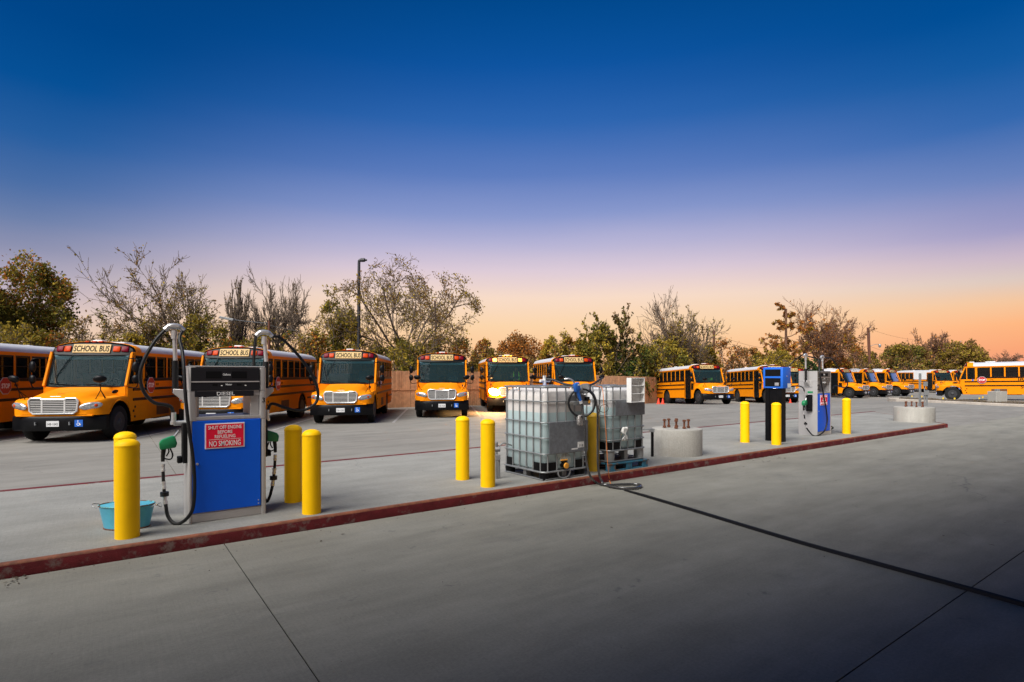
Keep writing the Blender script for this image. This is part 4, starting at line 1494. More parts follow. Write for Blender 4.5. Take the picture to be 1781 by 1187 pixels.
# ------------------------------------------------------------------ caged liquid totes
def tankmat(name, level, lo, hi):
    m = pm(name, hi, 0.32, 0, 0.03, 2)
    t = m.node_tree
    bsdf = t.nodes['Principled BSDF']
    g = t.nodes.new('ShaderNodeNewGeometry')
    s = t.nodes.new('ShaderNodeSeparateXYZ')
    t.links.new(g.outputs['Position'], s.inputs[0])
    mp = t.nodes.new('ShaderNodeMapRange')
    mp.inputs['From Min'].default_value = level - 0.004
    mp.inputs['From Max'].default_value = level + 0.004
    t.links.new(s.outputs['Z'], mp.inputs['Value'])
    mi = t.nodes.new('ShaderNodeMix')
    mi.data_type = 'RGBA'
    mi.inputs[6].default_value = tuple(lo) + (1,)
    mi.inputs[7].default_value = tuple(hi) + (1,)
    t.links.new(mp.outputs[0], mi.inputs[0])
    t.links.new(mi.outputs[2], bsdf.inputs['Base Color'])
    bsdf.inputs['Subsurface Weight'].default_value = 0.25
    bsdf.inputs['Subsurface Radius'].default_value = (0.05, 0.05, 0.05)
    return m
def make_tote(label, loc, sx_, sy_, rings, level, plate, tmat, z0, feet):
    root = thing('liquid_tote', label, 'tote', loc, AZ, 'caged liquid totes on the island')
    zt = rings[-1]
    # tank
    b = MB()
    secs = []
    for z, ins, r in ((rings[0] + 0.015, 0.07, 0.10), (rings[0] + 0.05, 0.035, 0.12), (zt - 0.17, 0.03, 0.12), (zt - 0.09, 0.035, 0.13), (zt - 0.045, 0.075, 0.14), (zt - 0.025, 0.2, 0.15)):
        secs.append(rrect(ins, sx_ - ins, ins, sy_ - ins, r, z, 5))
    b.loft(secs, True, True)
    tk = b.build('tank', tmat, root, ang=50)
    b = MB()
    b.cyl((sx_ * 0.5, sy_ * 0.5, zt - 0.03), (sx_ * 0.5, sy_ * 0.5, zt + 0.02), 0.105, 20)
    b.build('lid', M['kblue'], tk, bevel=0.008)
    # cage rings
    r = 0.0115
    for z in rings:
        if z == zt or z == rings[0]:
            b = MB()
            b.tube(rrect(0, sx_, 0, sy_, 0.10, z, 5), r * 1.35, 8, closed=True)
            b.build('cage_ring', M['galv'], root)
        else:
            b = MB()
            p = rrect(0, sx_, 0, sy_, 0.10, z, 5)
            b.tube(p, r, 8, closed=True)
            b.build('cage_ring', M['galv'], root)
    ins = 0.014
    px0, px1, pz0, pz1 = plate
    def upright(x, y, front):
        segs = [(rings[0], zt)]
        if front and px0 - 0.01 < x < px1 + 0.01:
            segs = [(rings[0], pz0 + 0.01), (pz1 - 0.01, zt)]
        for a, c in segs:
            b = MB()
            b.cyl((x, y, a), (x, y, c), r, 8)
            b.build('cage_upright', M['galv'], root)
    nx = 5
    for i in range(nx):
        x = 0.10 + (sx_ - 0.20) * i / (nx - 1)
        upright(x, ins, True)
        upright(x, sy_ - ins, False)
    ny = 6
    for i in range(ny):
        y = 0.10 + (sy_ - 0.20) * i / (ny - 1)
        upright(ins, y, False)
        upright(sx_ - ins, y, False)
    for y in (sy_ * 0.3, sy_ * 0.7):
        b = MB()
        b.tube([(0.0, y, zt + 0.0), (0.05, y, zt + 0.012), (sx_ - 0.05, y, zt + 0.012), (sx_, y, zt)], r * 1.2, 8)
        b.build('top_bar', M['galv'], root)
    b = MB()
    b.box(px0, px1, -0.022, -0.013, pz0, pz1)
    pl = b.build('marking_plate', M['plate'], root, bevel=0.002)
    # base: corner guards, deck, feet
    zb = rings[0]
    for x0, y0 in ((0, 0), (1, 0), (0, 1), (1, 1)):
        b = MB()
        q = rrect(0.012, sx_ - 0.012, 0.012, sy_ - 0.012, 0.10, 0, 5)
        k = {(1, 1): 0, (0, 1): 1, (0, 0): 2, (1, 0): 3}[(x0, y0)]
        arcp = q[k * 6:(k + 1) * 6]
        d0 = (arcp[0] - arcp[1]).normalized() * 0.17
        d1 = (arcp[-1] - arcp[-2]).normalized() * 0.17
        arcp = [arcp[0] + Vector(((d0.x, 0, 0) if abs(d0.x) > abs(d0.y) else (0, d0.y, 0)))] + arcp + [arcp[-1] + Vector(((d1.x, 0, 0) if abs(d1.x) > abs(d1.y) else (0, d1.y, 0)))]
        b.loft([[p + Vector((0, 0, z)) for p in arcp] for z in (zb + 0.02, zb + 0.155)])
        b.build('corner_guard', M['black'], root)
    b = MB()
    b.box(0.03, sx_ - 0.03, 0.03, sy_ - 0.03, zb - 0.012, zb + 0.012)
    b.build('deck', M['galv'], root)
    for ix in (0, 1, 2):
        for iy in (0, 1, 2):
            if ix == 1 and iy == 1:
                continue
            b = MB()
            x, y = 0.10 + (sx_ - 0.2) * ix / 2, 0.10 + (sy_ - 0.2) * iy / 2
            if ix != 1 and iy != 1:
                b.lathe([(0.085, z0), (0.095, zb * 0.6 + z0 * .4), (0.09, zb - 0.013)], (x, y, 0), n=16)
                b.build('foot', M['black'] if feet == 'plastic' else M['galv'], root)
            else:
                b.box(x - 0.045, x + 0.045, y - 0.045, y + 0.045, z0, zb - 0.013)
                b.build('foot', M['galv'], root)
    for y in (0.02, sy_ - 0.02):
        b = MB()
        b.tube([(0.06, y, z0 + 0.014), (sx_ - 0.06, y, z0 + 0.014)], 0.012, 8)
        b.build('skid', M['galv'], root)
    for x in (0.02, sx_ - 0.02):
        b = MB()
        b.tube([(x, 0.05, z0 + 0.014), (x, sy_ - 0.05, z0 + 0.014)], 0.012, 8)
        b.build('skid', M['galv'], root)
    return root, tk, pl
T1 = Vector((0.52, 9.17, 0.14))
tm1 = tankmat('white_tank_plastic', 1.262, (0.44, 0.55, 0.565), (0.64, 0.61, 0.59))
tm2 = tankmat('white_tank_plastic_rear', 1.30, (0.42, 0.54, 0.56), (0.59, 0.58, 0.575))
tote, tank1, plate1 = make_tote('larger caged white liquid tote on the concrete with a blue nozzle hung on it', T1, 1.0, 1.17, [0.136, 0.437, 0.703, 0.96, 1.31, 1.55], 1.26, (0.105, 0.985, 0.437, 0.965), tm1, 0.0, 'plastic')
# valve and round recess at the bottom front
b = MB()
M['recess'] = pm('pale_tank_recess', (0.34, 0.37, 0.34), 0.5, 0, 0.1, 6)
b.lathe([(0.135, 0.0), (0.12, 0.03), (0.0005, 0.04)], (0.50, 0.045, 0.30), Matrix.Rotation(R(90), 3, 'X'), 24, sy=1)
b.build('valve_recess', M['recess'], tank1)
b = MB()
b.cyl((0.44, 0.04, 0.235), (0.44, -0.05, 0.235), 0.055, 16)
b.box(0.38, 0.50, -0.03, 0.0, 0.285, 0.30)
vb = b.build('valve_body', M['black'], tote)
b = MB()
b.cyl((0.44, -0.052, 0.225), (0.44, -0.085, 0.225), 0.05, 18)
b.build('valve_cap', M['gold'], vb, bevel=0.006)
b = MB()
b.box(0.36, 0.51, -0.035, 0.0, 0.305, 0.325)
b.build('valve_lever', M['gold'], vb, bevel=0.005)
b = MB()
b.tube(cr([(0.30, -0.006, 0.15), (0.33, -0.012, 0.05), (0.43, -0.015, 0.012), (0.55, -0.012, 0.05), (0.585, -0.006, 0.15)], 5), 0.014, 8)
b.build('valve_guard', M['galv'], tote)
for x0, x1, z0, z1 in ((0.74, 0.89, 0.50, 0.60), (0.60, 0.74, 0.475, 0.498)):
    b = MB()
    b.box(x0, x1, -0.0245, -0.0225, z0, z1)
    st = b.build('white_sticker', M['paper'], plate1)
b = MB()
for x in (0.78, 0.81, 0.84, 0.855):
    b.box(x, x + 0.008, -0.0262, -0.0250, 0.515, 0.555)
b.build('barcode', M['btext'], st)
# white suction fitting on the lid
b = MB()
b.cyl((0.5, 0.585, 1.565), (0.5, 0.585, 1.70), 0.032, 12)
b.cyl((0.40, 0.585, 1.65), (0.62, 0.585, 1.65), 0.026, 12)
b.obox((0.5, 0.585, 1.72), (0.05, 0.03, 0.05))
b.build('suction_fitting', M['white'], tank1)

T2 = gp(1063, 821.7, 0.14)
tote2, tank2, plate2 = make_tote('smaller caged white liquid tote raised on a blue wooden pallet', T2 + U * 0.0 + N * 0.04 + Vector((0, 0, 0.160)), 0.99, 1.06, [0.21, 0.40, 0.62, 0.85, 1.13, 1.38], 1.3, (0.14, 0.93, 0.845, 1.135), tm2, 0.0, 'steel')
# pallet: three bearers of blocks, deck boards each its own piece
pal = thing('wooden_pallet', 'worn blue wooden pallet under the smaller tote', 'pallet', T2, AZ)
for i in range(3):
    y = (0.03, 0.50, 0.97)[i]
    for x in (0.0, 0.44, 0.88):
        b = MB()
        b.box(x, x + 0.15, y, y + 0.11, 0.0205, 0.120)
        b.build('block', M['pallet'] if i == 0 else M['rawwood'], pal, bevel=0.004)
    b = MB()
    b.box(-0.01, 1.04, y - 0.005, y + 0.115, 0.0, 0.020)
    b.build('bottom_board', M['pallet'] if i == 0 else M['rawwood'], pal, bevel=0.003)
for i in range(8):
    b = MB()
    y = 0.02 + i * 0.135
    b.box(-0.012, 1.045, y, y + 0.095, 0.1205, 0.1450)
    o = b.build('deck_board', M['pallet'] if i < 2 else M['rawwood'], pal, bevel=0.003)
    o.rotation_euler = (0, 0, rnd.uniform(-.006, .006))
# white shelf box hung on the smaller tote
sh = thing('shelf_box', 'small white open shelf box with three compartments hung on the smaller tote', 'shelf', T2 + U * 0.42 + N * -0.10 + Vector((0, 0, 1.245)), AZ)
w, d, h = 0.37, 0.115, 0.455
for nm, bx in (('side_panel', (0, 0.012, 0, d, 0, h)), ('side_panel', (w - 0.012, w, 0, d, 0, h)), ('top_panel', (0.0125, w - 0.0125, 0, d, h - 0.014, h)), ('bottom_panel', (0.0125, w - 0.0125, 0, d, 0, 0.014)), ('back_panel', (0.0125, w - 0.0125, d - 0.01, d, 0.0145, h - 0.0145)),
               ('shelf', (0.0125, w - 0.0125, 0.004, d - 0.0105, 0.155, 0.167)), ('shelf', (0.0125, w - 0.0125, 0.004, d - 0.0105, 0.305, 0.317))):
    b = MB()
    b.box(*bx)
    b.build(nm, M['paper'], sh, bevel=0.002)
# rag
b = MB()
vs = []
q = T2 + U * 0.33 + N * -0.012 + Vector((0, 0, 0.50))
for j in range(7):
    row = []
    for i in range(6):
        s = (i / 5 - 0.5) * (0.11 + 0.05 * math.sin(j * 1.3))
        p = q + U * (s + 0.015 * math.sin(j * 2)) + N * (0.022 * math.sin(i * 2.4 + j * 1.1) - 0.012) + Vector((0, 0, 0.30 - j * 0.042))
        row.append(p)
    vs.append(row)
b.loft(vs)
rg = b.build('white_rag', M['paper'], None, ang=80)
sm = rg.modifiers.new('t', 'SOLIDIFY')
sm.thickness = 0.006
tag(rg, 'crumpled white rag hung on the cage of the smaller tote', 'rag')

# ------------------------------------------------------------------ transfer pump, nozzle, hoses and cords
Mi = Matrix((U, N, Vector((0, 0, 1)))).transposed()
pu = thing('transfer_pump', 'grey electric transfer pump with a bracket on the front of the larger tote', 'pump', T1 + U * 0.56 + N * -0.03 + Vector((0, 0, 1.30)), AZ)
b = MB()
b.box(-0.02, 0.36, -0.12, 0.0, 0.0, 0.008)
b.box(-0.02, 0.36, -0.006, 0.0, 0.008, 0.11)
b.box(-0.02, 0.36, -0.12, -0.114, -0.06, 0.0)
b.build('bracket', M['galv'], pu)
b = MB()
prof = []
for i in range(9):
    z = i * 0.024
    prof += [(0.088, z), (0.088, z + 0.014), (0.078, z + 0.015), (0.078, z + 0.023)]
b.lathe([(0.0005, 0)] + prof + [(0.05, 0.225), (0.0005, 0.225)], (0.24, -0.09, 0.22), Matrix.Rotation(R(90), 3, 'Y') @ Matrix.Rotation(R(-35), 3, 'X'), 24)
b.build('motor', M['grey'], pu)
b = MB()
b.lathe([(0.0005, 0), (0.09, 0), (0.095, 0.03), (0.07, 0.08), (0.0005, 0.085)], (0.17, -0.06, 0.20), Matrix.Rotation(R(-90), 3, 'Y'), 18)
b.box(0.12, 0.20, -0.10, -0.02, 0.01, 0.12)
b.build('pump_head', M['grey'], pu, bevel=0.01)
b = MB()
b.box(0.28, 0.34, -0.13, -0.05, 0.01, 0.08)
b.build('junction_box', M['hose'], pu, bevel=0.006)
b = MB()
b.cyl((0.33, -0.125, -0.03), (0.33, -0.125, 0.02), 0.022, 10)
b.build('hose_clip', M['gold'], pu)
b = MB()
mshape = [(-0.07, 0.10), (-0.065, -0.06), (-0.01, -0.08), (0.05, -0.065), (0.07, 0.02), (0.055, 0.105), (0, 0.12)]
b.ext([(0.14 + x, -0.14, -0.34 + z) for x, z in mshape], (0, 0.07, 0))
b.build('flow_meter', pm('crumpled_clear_wrap', (0.30, 0.28, 0.27), 0.25, 0.2, 0.6, 38, 1.0, 60), pu, bevel=0.015)
nz = thing('fill_nozzle', 'blue fill nozzle clipped to the pump on the larger tote', 'nozzle', T1 + U * 0.555 + N * -0.20 + Vector((0, 0, 1.50)), AZ)
b = MB()
b.obox((0, 0, 0.05), (0.12, 0.07, 0.15), Matrix.Rotation(R(-18), 3, 'Y'))
bd = b.build('body', M['pumpb'], nz, bevel=0.02, seg=2)
b = MB()
b.obox((0.012, -0.037, 0.09), (0.035, 0.004, 0.03))
b.build('white_mark', M['paper'], bd)
b = MB()
b.tube([(0.01, 0, 0.0), (0.05, 0, -0.09), (0.085, 0, -0.18)], [0.034, 0.028, 0.026], 10)
b.build('grip', M['pumpb'], nz)
b = MB()
b.tube(cr([(-0.03, 0, 0.0), (-0.02, 0, -0.09), (0.03, 0, -0.15), (0.07, 0, -0.15)], 5), 0.008, 6)
b.build('trigger_guard', M['hose'], nz)
b = MB()
b.tube(cr([(-0.04, 0, 0.10), (-0.09, 0, 0.16), (-0.16, 0.02, 0.19), (-0.22, 0.06, 0.185)], 5), 0.016, 8)
b.build('spout', M['alu'], nz)
b = MB()
b.cyl((0.085, 0, -0.18), (0.105, 0, -0.225), 0.03, 12)
b.build('swivel', M['white'], nz)
def hosething(name, pts, r, mat, lab, cat, k=8, n=8):
    b = MB()
    b.tube(cr(pts, k), r, n)
    o = b.build(name, mat, None)
    return tag(o, lab, cat)
hosething('ribbed_hose', [wp(1009.5, 694, 9.42), wp(1013, 712, 9.38), wp(1016, 735, 9.36), wp(1018, 775, 9.36), wp(1020, 803, 9.36), wp(1026, 827, 9.36), gp(1037, 839.5, 0.03), gp(1052, 843.7, 0.03), gp(1085, 842.5, 0.03), gp(1108, 842.6, 0.03), gp(1115, 845.5, 0.03), gp(1104, 849.3, 0.03), gp(1082, 849.2, 0.03), gp(1062, 846.5, 0.03), gp(1048, 840, 0.045), wp(1040.5, 815, 9.55), wp(1039.5, 761, 9.58), wp(1039.3, 716, 9.58), wp(1034, 690, 9.60), wp(1022, 676, 9.62)], 0.020, M['clear'], 'long grey ribbed hose drooping from the blue nozzle to a loop on the ground', 'hose', 8, 10)
hosething('coiled_hose', [wp(1012 + 23 * math.cos(a), 701 + 24 * math.sin(a), 9.44 + 0.02 * (a / 6.3)) for a in np.linspace(-0.9, 5.6, 22)], 0.017, M['hose'], 'black hose coiled in a ring on the front of the larger tote', 'hose', 3)
hosething('suction_hose', [wp(949, 660, 9.95), wp(962, 661, 9.9), wp(975, 666, 9.8), wp(988, 670, 9.7), wp(1002, 672, 9.58)], 0.022, M['hose'], 'black suction hose running over the top of the larger tote', 'hose')
hosething('discharge_hose', [wp(1018, 672, 9.62), wp(1030, 669, 9.7), wp(1040, 663, 9.8), wp(1048, 657.5, 9.9)], 0.02, M['clear'], 'short grey hose arching up from the pump toward the smaller tote', 'hose')
hosething('orange_cord', [wp(1030, 670, 9.95), wp(1042, 673, 10.0), wp(1047.5, 676, 9.98), wp(1050, 700, 9.9), wp(1053.5, 746, 9.82), wp(1057, 808, 9.75), gp(1060, 835, 0.03), gp(1061.5, 840, 0.012), gp(1063, 843, 0.008)], 0.0065, M['orange'], 'thin orange extension cord hanging down beside the smaller tote', 'cord')
hosething('black_cable', [wp(1046, 671, 10.02), wp(1044, 690, 10.0), wp(1041, 710, 9.98), wp(1047, 717, 9.97), wp(1055, 716, 9.97), wp(1058, 709, 9.97), wp(1053, 704, 9.97), wp(1046, 706, 9.97), wp(1044, 712, 9.96), wp(1041, 720, 9.96)], 0.0055, M['hose'], 'thin black cable with a loop hanging between the two totes', 'cable')

# ------------------------------------------------------------------ concrete footings with rusty anchor bolts
def footing(label, c, r, h):
    root = thing('concrete_footing', label, 'concrete base', c, 0, 'round concrete footings on the island')
    b = MB()
    b.lathe([(r, 0.0), (r, h - 0.03), (r - 0.012, h - 0.008), (r - 0.03, h), (0.0005, h + 0.002)], n=40)
    b.build('drum', M['foot'], root, ang=30)
    for i in range(6):
        x, y = ((-.27, 0), (-.13, .16), (-.07, -.2), (.045, .17), (.10, -.22), (.245, -.05))[i]
        x, y = x * r / 0.545, y * r / 0.545
        b = MB()
        b.cyl((x, y, h - 0.01), (x, y, h + 0.20), 0.021, 10)
        for z in (0.012, 0.16):
            b.lathe([(0.046, h + z), (0.046, h + z + 0.006), (0.038, h + z + 0.007), (0.038, h + z + 0.036), (0.0005, h + z + 0.037)], (x, y, 0), n=6)
        b.build('anchor_bolt', M['rust'], root, ang=30)
    return root
footing('round concrete footing with rusty anchor bolts beside the smaller tote', Vector((3.66, 12.36, 0.14)), 0.545, 0.575)
footing('round concrete footing with rusty anchor bolts at the far end of the island', Vector((15.15, 20.95, 0.14)), 0.645, 0.55)

# ------------------------------------------------------------------ card reader kiosk
ko = gp(1360, 769.5, 0.14)
ki = thing('card_reader_kiosk', 'bright blue card reader kiosk head on a black pedestal', 'kiosk', ko, AZ)
b = MB()
b.box(0.0, 0.20, 0.0, 0.13, 0, 1.40)
b.box(0.012, 0.19, 0.131, 0.345, 0.42, 1.39)
b.box(0.0, 0.20, 0.346, 0.46, 0, 1.40)
b.box(0.02, 0.18, 0.10, 0.36, 0.0, 0.42)
b.build('pedestal', M['black'], ki, bevel=0.008)
b = MB()
b.box(-0.03, 0.38, -0.04, 0.50, 1.40, 1.955)
hd = b.build('kiosk_head', M['kblue'], ki, bevel=0.015, seg=2)
for z0, z1 in ((1.72, 1.90), (1.45, 1.67)):
    b = MB()
    b.box(-0.034, -0.0285, 0.02, 0.44, z0, z1)
    wdw = b.build('dark_window', M['dark'], hd)
b = MB()
b.box(-0.050, -0.035, 0.06, 0.17, 1.47, 1.55)
b.build('keypad', M['alu'], hd, bevel=0.004)
b = MB()
b.cyl((0.17, -0.048, 1.72), (0.17, -0.039, 1.72), 0.018, 12)
b.build('lock', M['alu'], hd)
b = MB()
b.box(0.21, 0.375, -0.043, -0.0405, 1.42, 1.53)
b.build('white_sticker', M['paper'], hd)

# ------------------------------------------------------------------ pipes beside the totes
pp = thing('conduit_riser', 'grey metal conduit riser with a valve beside the yellow bollard left of the totes', 'pipe', gp(863, 833, 0.14))
b = MB()
b.cyl((0, 0, 0), (0, 0, 0.52), 0.026, 10)
b.cyl((0.05, 0.02, 0), (0.05, 0.02, 0.40), 0.018, 10)
b.build('pipe', M['galv'], pp)
b = MB()
b.cyl((-0.05, 0, 0.50), (0.07, 0, 0.50), 0.045, 12)
b.cyl((0, 0, 0.52), (0, 0, 0.62), 0.03, 10)
b.obox((0.03, 0, 0.36), (0.08, 0.06, 0.10))
b.build('valve_body', M['grey'], pp, bevel=0.006)
b = MB()
b.tube(cr([(0.05, 0, 0.55), (0.12, 0.02, 0.60), (0.2, 0.05, 0.58), (0.26, 0.1, 0.55)], 5), 0.012, 8)
b.build('flexible_lead', M['galv'], pp)
pp = thing('black_standpipe', 'thin black standpipe left of the round footing beside the smaller tote', 'pipe', gp(1134.5, 794.5, 0.14))
b = MB()
b.box(-0.028, 0.028, -0.02, 0.02, 0, 0.60)
b.build('post', M['black'], pp, bevel=0.006)
b = MB()
b.cyl((-0.30, 0, 0.585), (0.05, 0, 0.585), 0.013, 8)
b.obox((-0.01, 0, 0.565), (0.10, 0.07, 0.07))
b.build('cross_arm', M['galv'], pp)

# ------------------------------------------------------------------ rubber strip on the lane
pts = [gp(1085, 853), gp(1100, 858), gp(1200, 888), gp(1378, 942), gp(1520, 982), gp(1660, 1020.6), gp(1781, 1055)]
pts.append(pts[-1] + (pts[-1] - pts[-2]) * 2.5)
b = MB()
P = cr(pts, 8)
secs = []
for i, p in enumerate(P):
    d = (P[min(i + 1, len(P) - 1)] - P[max(0, i - 1)]).normalized()
    s = Vector((-d.y, d.x, 0))
    w = min(0.024, 0.012 + i * 0.002)
    h = min(0.040, 0.008 + i * 0.003)
    secs.append([p + s * w + Vector((0, 0, 0.0005)), p + s * w * 0.7 + Vector((0, 0, h * .8)), p + Vector((0, 0, h)), p - s * w * 0.7 + Vector((0, 0, h * .8)), p - s * w + Vector((0, 0, 0.0005))])
b.loft(secs, True, True)
tag(b.build('rubber_strip', M['hose'], None), 'long black rubber strip lying across the dark concrete lane', 'rubber strip')

# ------------------------------------------------------------------ bits at the far right
sp = thing('sign_post', 'back of a plain white sign on a grey channel post', 'sign', gp(1600, 710))
b = MB()
b.box(-0.065, 0.065, -0.02, 0.02, 0, 1.98)
b.build('post', M['galv'], sp, bevel=0.006)
b = MB()
b.box(-0.34, 0.40, 0.022, 0.03, 1.63, 2.10)
b.build('sign_panel', M['white'], sp, bevel=0.003)
ep = thing('electric_pedestal', 'small grey electrical boxes on thin conduits behind the far footing', 'electrical box', gp(1608, 711))
b = MB()
b.cyl((0, 0, 0), (0, 0, 1.45), 0.03, 8)
b.cyl((0.10, 0, 0), (0.10, 0, 0.85), 0.03, 8)
b.cyl((0.16, 0, 0), (0.16, 0, 0.85), 0.02, 8)
b.build('conduit', M['galv'], ep)
for bx in ((-0.10, 0.12, -0.09, -0.03, 1.25, 1.50), (-0.06, 0.20, -0.09, -0.03, 0.75, 1.02)):
    b = MB()
    b.box(*bx)
    b.build('box', M['galv'], ep, bevel=0.008)
q = gp(1734.5, 700, 0.15)
q.z = 0.12
cb = thing('concrete_block', 'square concrete block with a small grey box on top, on the planting verge', 'concrete block', q, 0.1)
b = MB()
b.box(-0.39, 0.39, -0.3, 0.3, 0, 0.72)
b.build('block', M['foot'], cb, bevel=0.02)
b = MB()
b.box(-0.10, 0.10, -0.1, 0.1, 0.721, 0.86)
b.build('box', M['galv'], cb, bevel=0.01)
FL = [(1585, 690.5, 'yellow marker flag left of the white sign post'), (1602, 691, 'yellow marker flag right at the white sign post'), (1639, 694, 'yellow marker flag in front of the left-facing bus tyre, nose side'),
      (1659, 694.5, 'yellow marker flag in front of the left-facing bus tyre, rear side'), (1702, 694, 'yellow marker flag on the verge left of the concrete block'), (1708, 692, 'yellow marker flag just behind another one left of the concrete block')]
for i, (px, py, lab) in enumerate(FL):
    p = gp(px, py + 3.5, 0.15 if i > 1 else 0)
    p.z = 0.12 if i > 1 else 0
    f = thing('marker_flag', lab, 'marker flag', p, 0, 'yellow marker flags at the verge')
    b = MB()
    b.cyl((0, 0, 0), (0, 0, 0.26), 0.004, 5)
    b.build('stake', M['galv'], f)
    b = MB()
    b.ext([(0, 0, 0.14), (0.10, 0.0, 0.15), (0.11, 0, 0.25), (0, 0, 0.26)], (0, 0.004, 0))
    b.build('flag', M['flag'], f)
# cones
def cone(px, py, Y, lab, s=1.0):
    x = (px - CX) / F * Y
    t = thing('traffic_cone', lab, 'traffic cone', (x, Y, gz(x, Y)), 0, 'red traffic cones by the parked buses')
    b = MB()
    b.box(-0.15 * s, 0.15 * s, -0.15 * s, 0.15 * s, 0, 0.03)
    b.build('base', M['cone'], t, bevel=0.008)
    b = MB()
    b.lathe([(0.115 * s, 0.0305), (0.035 * s, 0.44 * s), (0.0005, 0.445 * s)], n=16)
    b.build('cone', M['cone'], t)
cone(1145.3, 700, 41.5, 'red traffic cone nearest the wooden fence, behind the bus')
cone(1152.8, 700, 41.2, 'red traffic cone close to the rear wheel of the bus by the fence')
cone(1374.5, 698, 41.0, 'red traffic cone under the front bumper of the bus behind the kiosk', 0.7)

# ------------------------------------------------------------------ litter along the kerb
vs, fs = [], []
def scatter(u0, u1, n0, n1, cnt, z, smin, smax):
    for i in range(cnt):
        p = un(rnd.uniform(u0, u1), n1 - (n1 - n0) * rnd.random() ** 2, z)
        s = rnd.uniform(smin, smax)
        a = rnd.uniform(0, 6.28)
        k = len(vs)
        e = rnd.uniform(0.3, 1)
        for j in range(4):
            t = a + j * math.pi / 2
            rr = s * (1 if j % 2 == 0 else e * 0.5)
            vs.append((p.x + rr * math.cos(t), p.y + rr * math.sin(t), z + rnd.uniform(0.001, 0.010)))
        fs.append((k, k + 1, k + 2, k + 3))
scatter(-2, 22, 6.55, 6.955, 260, 0.001, 0.004, 0.014)
scatter(-1.4, -0.6, 6.6, 6.95, 60, 0.001, 0.008, 0.03)
scatter(11.5, 12.6, 6.5, 6.95, 60, 0.001, 0.008, 0.035)
scatter(-3, 22, 2.5, 6.6, 130, 0.001, 0.003, 0.012)
scatter(-3, 25, 1.2, 6.6, 45, 0.001, 0.014, 0.034)
scatter(-2, 22, 7.1, 11.3, 130, 0.141, 0.003, 0.012)
M['litter'] = pm('dry_leaf_litter', (0.06, 0.045, 0.03), 0.9, 0, 0.5, 30)
stuff(MB().add(vs, fs).build('leaf_litter', M['litter']))

# ------------------------------------------------------------------ driver and vests
def skin_person(name, label, mat_world):
    J = {'pelvis': ((0, 0, 0), 0.15), 'belly': ((0, -0.01, 0.18), 0.15), 'chest': ((0, 0.0, 0.40), 0.16), 'neck': ((0, -0.01, 0.56), 0.06), 'head0': ((0, -0.03, 0.66), 0.085), 'head1': ((0, -0.03, 0.76), 0.10), 'crown': ((0, -0.02, 0.84), 0.07),
         'ls': ((0.19, 0, 0.48), 0.075), 'le': ((0.27, -0.16, 0.22), 0.05), 'lw': ((0.16, -0.40, 0.27), 0.035), 'lh': ((0.14, -0.46, 0.29), 0.035),
         'rs': ((-0.19, 0, 0.48), 0.075), 're': ((-0.27, -0.16, 0.22), 0.05), 'rw': ((-0.16, -0.40, 0.27), 0.035), 'rh': ((-0.14, -0.46, 0.29), 0.035),
         'lk': ((0.13, -0.45, 0.03), 0.075), 'la': ((0.13, -0.50, -0.38), 0.05), 'lt': ((0.13, -0.62, -0.42), 0.04),
         'rk': ((-0.13, -0.45, 0.03), 0.075), 'ra': ((-0.13, -0.50, -0.38), 0.05), 'rt': ((-0.13, -0.62, -0.42), 0.04)}
    E = [('pelvis', 'belly'), ('belly', 'chest'), ('chest', 'neck'), ('neck', 'head0'), ('head0', 'head1'), ('head1', 'crown'), ('chest', 'ls'), ('ls', 'le'), ('le', 'lw'), ('lw', 'lh'), ('chest', 'rs'), ('rs', 're'), ('re', 'rw'), ('rw', 'rh'),
         ('pelvis', 'lk'), ('lk', 'la'), ('la', 'lt'), ('pelvis', 'rk'), ('rk', 'ra'), ('ra', 'rt')]
    names = list(J)
    me = bpy.data.meshes.new(name)
    me.from_pydata([J[k][0] for k in names], [(names.index(a), names.index(c)) for a, c in E], [])
    o = link(name, me)
    o.modifiers.new('skin', 'SKIN')
    for i, k in enumerate(names):
        me.skin_vertices[0].data[i].radius = (J[k][1], J[k][1])
    me.skin_vertices[0].data[0].use_root = True
    s = o.modifiers.new('sub', 'SUBSURF')
    s.levels = s.render_levels = 2
    me.materials.append(M['skin'])
    o.matrix_world = mat_world
    b = MB()
    b.loft([rrect(-0.21, 0.21, -0.19, 0.18, 0.14, 0.02), rrect(-0.22, 0.22, -0.19, 0.19, 0.14, 0.30), rrect(-0.24, 0.24, -0.16, 0.16, 0.12, 0.46), rrect(-0.20, 0.20, -0.12, 0.12, 0.10, 0.555)], True)
    b.build('shirt', M['cloth'], o)
    for s_ in (-1, 1):
        b = MB()
        b.tube(cr([(0.15 * s_, -0.195, 0.03), (0.15 * s_, -0.21, 0.28), (0.14 * s_, -0.175, 0.47), (0.12 * s_, 0.0, 0.585), (0.14 * s_, 0.18, 0.46)], 4), 0.035, 6)
        b.build('vest_stripe', M['vest'], o)
    b = MB()
    b.ell((0, 0.0, 0.80), (0.105, 0.115, 0.10))
    b.build('hair', M['dark'], o)
    return tag(o, label, 'person')
import mathutils
def bus_mat(o, loc):
    return Matrix.LocRotScale(o.location, o.rotation_euler, None) @ Matrix.Translation(loc)
skin_person('person', 'driver in a lime safety vest sitting at the wheel of the bus with lit lamps', bus_mat(lit, (0.53, 2.36, 1.50)))
b = MB()
b.loft([[Vector((x, 0.06 * math.sin(x * 9 + j), 0.10 * math.cos(j * 0.9) + 0.03 * math.sin(x * 14))) + Vector((0, j * 0.05, 0)) for x in np.linspace(-0.22, 0.22, 9)] for j in range(5)])
v = b.build('safety_vest', M['vest'], None, ang=80)
v.matrix_world = bus_mat(BUSES[7], (0.15, 1.62, 1.80))
